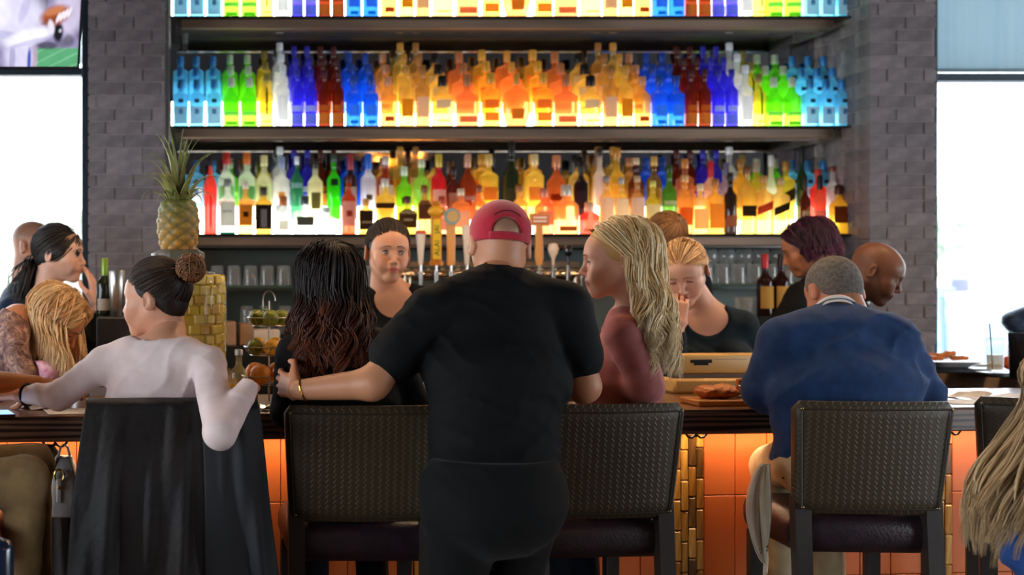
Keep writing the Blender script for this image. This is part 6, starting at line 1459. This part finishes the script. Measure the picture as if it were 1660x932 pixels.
sub(t, 'tumbler', m_clear, lambda g: g.lathe([(.03, 0), (.033, .004), (.037, .08), (.035, .08), (.03, .008)], 16), True)
for k in range(3): sub(t, 'ice_cube', m_clear, lambda g: g.box((-.018 + .012 * k, -.012, .012 + .02 * k), (.004 + .012 * k, .01, .034 + .02 * k), .003))
# register, board with food
m_reg = mat('beige_plastic', '#d6a75c', .4, col2='#caa058', scale=4)
rp = onbar(1160, .56); rg = thing('register', 'beige point-of-sale terminal on the bar, its back to the room', 'register', (rp[0], rp[1], BAR_Z), TH); sr = FPX / rp[1]
hz = EYE - (573 - VY) / sr - BAR_Z
sub(rg, 'screen_housing', m_reg, lambda g: g.box((-.175, -.01, .075), (.175, .05, hz), .012), True)
sub(rg, 'hinge', mat('brown_plastic', '#6a4c34', .5), lambda g: g.box((-.165, -.004, .055), (.165, .045, .078), .004))
sub(rg, 'base', m_reg, lambda g: g.box((-.18, -.03, 0), (.18, .1, .058), .01), True)
sub(rg, 'vent_slot', m_iron, lambda g: (g.box((-.105, -.0125, hz - .035), (-.02, -.009, hz - .022), .001), g.box((-.092, -.0125, hz - .044), (-.034, -.009, hz - .034), .001)))
sub(rg, 'seam', mat('seam_brown', '#8a6a3c', .6), lambda g: g.box((-.01, -.0115, hz - .0225), (.12, -.009, hz - .0205)))
bp = onbar(1168, .16); bd_ = thing('serving_board', 'wooden serving board with a toasted sandwich', 'board', bp, TH); m_brd = mat('maple_board', '#c98a48', .5, col2='#b87838', scale=5, stretch=(1, 8, 8))
sub(bd_, 'board', m_brd, lambda g: g.box((-.115, -.07, 0), (.115, .07, .022), .004))
m_food = mat('toasted_crust', '#d98a3c', .55, col2='#b8581c', scale=22, bump=.7, bscale=50, coat=.3)
V, Q = field_mesh([('ell', (-.04, -.01, .045), (.045, .04, .024), None), ('ell', (.02, -.015, .044), (.05, .038, .023), None), ('ell', (.03, .02, .06), (.04, .03, .012), None)], .005, .015, 0, (), (), folds(.004, 3., 1.))
fo_ = np_mesh('sandwich', V, Q, (0, 0, 0)); o = link('sandwich', fo_, m_food); o.location = tuple(bp + np.array([-.01, 0, 0])); o.rotation_euler = (0, 0, TH); tag(o, 'toasted orange-brown sandwich lying on the serving board', 'sandwich')
fk = thing('food_basket', 'small wire basket of fries on the end of the serving board', 'basket', bp + np.array([.085, .01, .022])); sub(fk, 'rim', m_steel, lambda g: (g.tube([(.03 * math.cos(a), .04 * math.sin(a), .045) for a in np.linspace(0, 2 * math.pi, 21)], .002, 5, caps=False), g.tube([(.022 * math.cos(a), .03 * math.sin(a), .002) for a in np.linspace(0, 2 * math.pi, 21)], .002, 5, caps=False)), True)
for q in range(8): sub(fk, 'wire', m_steel, lambda g: g.tube([(.022 * math.cos(q * .785), .03 * math.sin(q * .785), .002), (.03 * math.cos(q * .785), .04 * math.sin(q * .785), .045)], .0014, 4))
for q in range(9):
    g = G(); g.box((-.004, -.004, -.025), (.004, .004, .03), .001); o = g.build('french_fry', m_food); o.location = tuple(bp + np.array([.085 + r8.uniform(-.016, .016), .01 + r8.uniform(-.022, .022), .058])); o.rotation_euler = (r8.uniform(-.4, .4), r8.uniform(-.4, .4), 0); tag(o, 'golden fry sticking out of the small wire basket', 'fry', 'fries in the wire basket')
# right side bar: plates, glasses
def onleg(px, D): return np.array([(px - VX) / FPX * D, D, BAR_Z + .001])
def plate(px, D, w_, d_, label, m_): 
    p = onleg(px, D); t = thing('plate', label, 'plate', p); sub(t, 'dish', m_, lambda g: g.lathe([(w_ * .6, 0), (w_ * .7, .006), (w_, .028), (w_ * 1.0, .031), (w_ * .68, .011)], 28, sq=[4] * 5, dr=d_ / w_), True); return p
m_china = mat('white_china', '#e8e4e0', .2, coat=.4); m_tray = mat('black_tray', '#1a1c22', .3)
tr_ = onleg(1528, 5.95); cbox('serving_tray', 'flat black tray under the plate on the side bar', 'tray', tr_, (.3, .26, .02), m_tray)
p = plate(1530, 5.95, .15, .12, 'square white plate of fried food on the black tray', m_china); bpy.data.objects[[o.name for o in COL.objects if o.get('label') == 'square white plate of fried food on the black tray'][0]].location.z += .021
for q in range(7):
    V, Q = field_mesh([('cap', (-.03, 0, 0), (.03, .006, .004), .013, .011)], .006, .01, 0, (), (), folds(.002, 3., q))
    o = link('fried_strip', np_mesh('fried_strip', V, Q, (0, 0, 0)), m_food); o.location = (p[0] - .05 + .018 * q + r8.uniform(-.01, .01), p[1] + r8.uniform(-.05, .05), BAR_Z + .062 + .009 * (q % 3)); o.rotation_euler = (0, r8.uniform(-.2, .2), r8.uniform(-1, 1)); tag(o, 'golden fried strip on the square white plate', 'fried food', 'fried strips on the plate')
def drink(px, D, r_, h_, label, liquid, straw=False, m_=None):
    p = onleg(px, D); t = thing('drinking_glass', label, 'glass', p)
    sub(t, 'tumbler', m_ or m_clear, lambda g: g.lathe([(r_ * .8, 0), (r_ * .84, .004), (r_, h_), (r_ * .96, h_), (r_ * .8, .01)], 18), True)
    if liquid: sub(t, 'liquid', liquid, lambda g: g.lathe([(r_ * .76, .011), (r_ * .84, h_ * .5)], 16), True)
    if straw: sub(t, 'straw', m_black, lambda g: g.tube([(-.01, 0, .012), (-.024, 0, h_ + .06)], .003, 6))
    return p
cbox('serving_tray', 'black folded bill tray under the glass with the straw', 'tray', onleg(1622, 5.66), (.16, .12, .018), m_tray)
d1_ = drink(1613, 5.66, .038, .155, 'tall clear glass with black straw on the side bar', glass('#d8b898', .6), True)
for o in COL.objects:
    if o.get('label') == 'tall clear glass with black straw on the side bar': o.location.z += .019
drink(1652, 5.52, .042, .2, 'dark tumbler of cola at the edge of the side bar', mat('cola', '#1c1416', .2), False, glass('#2c3038', .45))
V, Q = field_mesh([('ell', (0, 0, .035), (.035, .035, .03), None), ('ell', (0, 0, .06), (.028, .028, .014), None)], .006, .008)
o = link('ketchup_pot', np_mesh('ketchup_pot', V, Q, (0, 0, 0)), mat('orange_pot', '#d86a28', .4)); o.location = tuple(onleg(1638, 5.95)); tag(o, 'round orange sauce pot behind the straw glass', 'pot')
cbox('bill_book', 'pale slim tablet lying on the side bar by the window', 'tablet', onleg(1580, 6.3), (.3, .12, .012), mat('pale_tablet', '#cfd8d2', .3))
jk = thing('hanging_jacket', 'dark blue striped jacket over a seat back beyond the side bar', 'jacket', at(1665, 700, 6.75) * np.array([1, 1, 0])); oj = at(1665, 700, 6.75) * np.array([1, 1, 0])
m_jk = mat('navy_jacket', '#25405e', .6, col2='#122032', scale=3, stretch=(2, 2, 14), bump=.2)
V, Q = field_mesh([('ecap', at(1672, 690, 6.8), at(1672, 530, 6.8), (.13, .1), (.11, .07), (1, 0, 0)), ('cap', at(1640, 520, 6.8), at(1690, 500, 6.8), .05, .05)], .011, .04, 0, (), (), folds(.008, 1.2, 4.)); link('cloth', np_mesh('cloth', V, Q, oj), m_jk, jk)
sub(jk, 'stand', m_leg, lambda g: g.tube([(.02, .05, 0), (.02, .05, 1.2)], .02, 8))
# towel on the lap of the man in blue
m_towel = mat('towel_cotton', '#e8dcc8', .9, col2='#dccdb4', scale=14, bump=.2)
tw0 = at(1236, 760, 4.1); tw = thing('cotton_towel', 'white cotton towel with green stripe hanging at the hip of the man in blue', 'towel', tw0 * np.array([1, 1, 0])); otw = tw0 * np.array([1, 1, 0])
def towel_pt(u, v):
    xl = 1238 - 30 * math.sin(math.pi * min(1, v * 1.15)) ** .6 * (1 - .25 * v); xr = 1248 + 3 * math.sin(4 * v) - 8 * max(0, v - .5)
    return at(xl + (xr - xl) * u, 752 + 186 * v - 10 * u * v, 4.12 - .02 * u + .03 * v - .016 * math.sin(7 * u + 1.5 * v) - .008 * math.sin(15 * u - 4 * v))
g = G(); g.grid([[towel_pt(u, v) for u in np.linspace(0, 1, 28)] for v in np.linspace(0, 1, 40)]); o = g.build('cloth', m_towel, tw, True, otw); solid(o, .005)
for v0 in (.74, .775):
    g = G(); g.grid([[towel_pt(u, v) + np.array([0, -.004, 0]) for u in np.linspace(.25, .85, 14)] for v in (v0, v0 + .011, v0 + .022)]); o = g.build('stripe', mat('green_stripe', '#3c5a40', .9), tw, True, otw); solid(o, .0015)
# ---------------------------------------------------------------- television
TVD = 5.6; tv = thing('television', 'wall television showing a football game, tilted above the window', 'television', at(30, 60, TVD)); ot = at(30, 60, TVD)
def tvp(u, v): return at(-190 + u * (328 - 13 * (1 - v) * 1.0), 108 - v * 230, TVD + .28 * (u) - .12 * v) - ot
m_bez = mat('television_bezel', '#14161a', .25)
g = G(); P = [[tvp(u, v) + np.array([0, .012, 0]) for u in np.linspace(-.012, 1.012, 5)] for v in np.linspace(-.02, 1.02, 5)]; g.grid(P); o = g.build('bezel', m_bez, tv); solid(o, .05, -1)
bpy.context.view_layer.update()
def soft(x, y, cx_, cy_, rx, ry, a=0, e=.25):
    c, s_ = math.cos(a), math.sin(a); dx, dy = x - cx_, y - cy_; d = math.sqrt(((dx * c + dy * s_) / rx) ** 2 + ((-dx * s_ + dy * c) / ry) ** 2)
    return max(0., min(1., (1 + e - d) / (2 * e)))
def game(px, py):
    """picture on the screen by its own pixel layout: a white jersey, a ball held in gloved fingers, turf"""
    n = .5 + .2 * math.sin(px * .17 + 1.7 * math.sin(py * .06)) + .18 * math.sin(py * .14 + px * .06 + 1) + .12 * math.sin(px * .33 - py * .27)
    c = np.array(lin('#8d84a8')[:3]) * (.7 + .6 * n)
    def lay(col, k):
        nonlocal c
        c = c * (1 - k) + np.array(lin(col)[:3]) * k
    if px > 70: lay('#5ba676' if int(px * .5 + py) % 17 > 2 else '#79bb90', max(0, min(1, (py - 76) / 4)))
    lay('#c9c0dc', soft(px, py, 118, 18, 24, 40)); lay('#3f3a4c', .8 * soft(px, py, 78, 6, 8, 12)); lay('#3a3c46', .75 * soft(px, py, 88, 74, 16, 6)); lay('#4a4c58', .6 * soft(px, py, 122, 66, 9, 10))
    sh_ = .55 + .5 * n
    lay('#dcd8f0', soft(px, py, 28, 28, 52, 46)); lay('#a9a4cf', .6 * soft(px, py, 22, 58, 34, 7, .2)); lay('#b4aed6', .55 * soft(px, py, 48, 12, 7, 26, .3)); lay('#efedfa', .8 * soft(px, py, 10, 20, 16, 22))
    lay('#d6d2ec', soft(px, py, 42, 95, 24, 36)); lay('#9a96c2', .7 * soft(px, py, 30, 96, 5, 30)); lay('#4858b4', soft(px, py, 58, 98, 3, 20)); lay('#c8a8c0', .6 * soft(px, py, 68, 96, 4, 22))
    lay('#f2f0fc', soft(px, py, 56, 60, 38, 13, -.25)); lay('#b0aad4', .6 * soft(px, py, 58, 69, 34, 4, -.25)); lay('#1e1f28', soft(px, py, 104, 52, 8, 16)); lay('#dedce8', .8 * soft(px, py, 107, 50, 2, 3))
    lay('#b03a48', .8 * soft(px, py, 0, 26, 5, 12))
    lay('#a8532f', soft(px, py, 98, 25, 24, 15, -.35)); lay('#d58a60', .7 * soft(px, py, 96, 18, 16, 6, -.35)); lay('#7a3a20', .6 * soft(px, py, 90, 34, 14, 4, -.35))
    for k in range(4): lay('#efe8f0', soft(px, py, 103 + k * 6, 29 - k * 3, 2.6, 9, .35))
    lay('#e8e0ec', soft(px, py, 92, 44, 5, 12, -.2))
    return tuple(np.clip(c * (.85 + .3 * sh_), 0, 1))
P = []; cols = []
for v in np.linspace(0, 1, 130):
    row = []
    for u in np.linspace(.52, 1, 90) if True else []:
        p = tvp(u, v); row.append(p + np.array([0, -.003, 0])); w3 = p + ot; qx = VX + w3[0] / w3[1] * FPX; qy = VY + (EYE - w3[2]) / w3[1] * FPX; cols.append(game(u * 322 - 190 + 6, 108 - v * 230))
    P.append(row)
g = G(); g.grid(P); me = g.mesh('screen', True, (0, 0, 0), cols)
m_scr, nt_, out_ = newmat('television_picture'); a_ = N(nt_, 'ShaderNodeAttribute', attribute_name='Col'); e_ = N(nt_, 'ShaderNodeEmission'); e_.inputs[1].default_value = .75; nt_.links.new(a_.outputs[0], e_.inputs[0]); nt_.links.new(e_.outputs[0], out_.inputs[0])
link('screen', me, m_scr, tv)
sub(tv, 'mount', m_iron, lambda g: g.tube([tvp(.3, .9) + np.array([0, .08, 0]), np.array([tvp(.3, .9)[0], .1, 3.7 - ot[2]])], .025, 8))
# ---------------------------------------------------------------- cars outside
def car(label, px, D, L, H, W, body, rz, name='car'):
    p = np.array([(px - VX) / FPX * D, D, -.05]); t = thing(name, label, 'car', p, math.radians(rz)); mb = mat('car_paint_' + body, body, .25, metal=.3, coat=.6); mg = mat('car_glass', '#5a7a92', .08, spec=.9)
    V, Q = field_mesh([('ecap', (-L * .42, 0, H * .42), (L * .42, 0, H * .42), (W * .5, H * .24), (W * .5, H * .24), (0, 1, 0)), ('ecap', (-L * .2, 0, H * .68), (L * .12, 0, H * .68), (W * .42, H * .3), (W * .42, H * .3), (0, 1, 0), {'k': .12})], .05, .1)
    link('body', np_mesh('body', V, Q, (0, 0, 0)), mb, t)
    for s_ in (-1, 1):
        sub(t, 'side_window', mg, lambda g: g.add([(-L * .26, s_ * W * .44, H * .66), (L * .16, s_ * W * .44, H * .66), (L * .1, s_ * W * .38, H * .9), (-L * .2, s_ * W * .38, H * .9)], [(0, 1, 2, 3)]))
        for x in (-L * .3, L * .3):
            w_ = sub(t, 'wheel', mat('tyre', '#20242a', .8), lambda g: g.tube([(x, s_ * W * .5, .33), (x, s_ * W * .36, .33)], .33, 20)); sub(w_, 'hub', m_steel, lambda g: g.tube([(x, s_ * W * .51, .33), (x, s_ * W * .49, .33)], .2, 14))
        sub(t, 'mirror', mb, lambda g: g.ball((L * .16, s_ * W * .56, H * .68), (.06, .12, .08), 10, 8), True)
    sub(t, 'windshield', mg, lambda g: g.add([(L * .3, -W * .4, H * .63), (L * .3, W * .4, H * .63), (L * .2, W * .34, H * .9), (L * .2, -W * .34, H * .9)], [(0, 1, 2, 3)]))
    return t
car('pale blue parked car beyond the window', 1606, 14.0, 4.2, 1.40, 1.75, '#86aed2', 250)
car('dark blue parked truck behind the pale car', 1700, 18.5, 5.2, 1.45, 1.9, '#2f5a8c', 182)
sg = thing('round_sign', 'dark violet rounded sign on a bent post beyond the window', 'sign', at(1538, 560, 11.) * np.array([1, 1, 0]) + np.array([0, 0, -.05])); osg = at(1538, 560, 11.) * np.array([1, 1, 0]) + np.array([0, 0, -.05])
sub(sg, 'panel', mat('violet_panel', '#3b3f9c', .4), lambda g: g.box(at(1541, 474, 11.) - osg + np.array([0, -.03, 0]), at(1571, 450, 11.) - osg + np.array([0, .03, 0]), .05), True)
sub(sg, 'post', mat('blue_grey_post', '#5f7ea0', .5), lambda g: g.tube([(0, 0, 0), at(1528, 500, 11.) - osg, at(1526, 470, 11.) - osg, at(1545, 470, 11.) - osg], .035, 8), True)
# ---------------------------------------------------------------- lamps of the room
m_lamp = emitter('pendant_bulb', '#ffc890', 40.); m_shadeb = mat('pendant_shade_black', '#1c1a18', .4, metal=.5)
def pendant(x, y, z, power, label, group, col=(1, .66, .38), r=.12):
    t = thing('pendant_lamp_offscreen', label, 'lamp', (x, y, z), 0, group)
    sub(t, 'shade', m_shadeb, lambda g: g.lathe([(r, -.02), (r * .98, .0), (r * .5, .1), (.03, .14), (.028, .13), (r * .46, .095), (r * .95, -.015)], 20), True)
    sub(t, 'cord', m_iron, lambda g: g.tube([(0, 0, .13), (0, 0, 3.7 - z)], .006, 6)); sub(t, 'bulb_offscreen', m_lamp, lambda g: g.ball((0, 0, .03), .035, 10, 8), True)
    l = bpy.data.lights.new('pendant_light_offscreen', 'SPOT'); l.energy = power; l.color = col; l.spot_size = math.radians(150); l.spot_blend = .6; l.shadow_soft_size = .06
    o = bpy.data.objects.new('pendant_light_offscreen', l); COL.objects.link(o); o.parent = t; o.location = (0, 0, -.02)
for i, x in enumerate((-.25, .65, 1.55, 2.45, 3.35)): pendant(x, 4.75 + .0885 * x, 2.78, 45, 'black pendant lamp hanging over the bar', 'pendants over the bar')
# bare filament bulbs deeper in the room (seen in the mirror)
mb_ = emitter('filament_bulb', '#ff9a3c', 30.)
for i, (px, py) in enumerate(((587, 233), (602, 241), (646, 231), (666, 238), (648, 243), (630, 264), (614, 262), (675, 250))):
    tot = MIRROR_D + (MIRROR_D + 2.2); s_ = FPX / tot; X = (px - VX) / s_; Z = EYE + (VY - py) / s_
    t = thing('filament_bulb_offscreen', 'bare filament bulb hanging in the rear of the room', 'bulb', (X, -2.2 + .1 * (i % 3), Z), 0, 'bare filament bulbs'); sub(t, 'bulb_offscreen', mb_, lambda g: g.ball((0, 0, 0), .05, 10, 8), True); sub(t, 'cord', m_iron, lambda g: g.tube([(0, 0, .05), (0, 0, 3.7 - Z)], .005, 5)) if Z < 3.6 else None
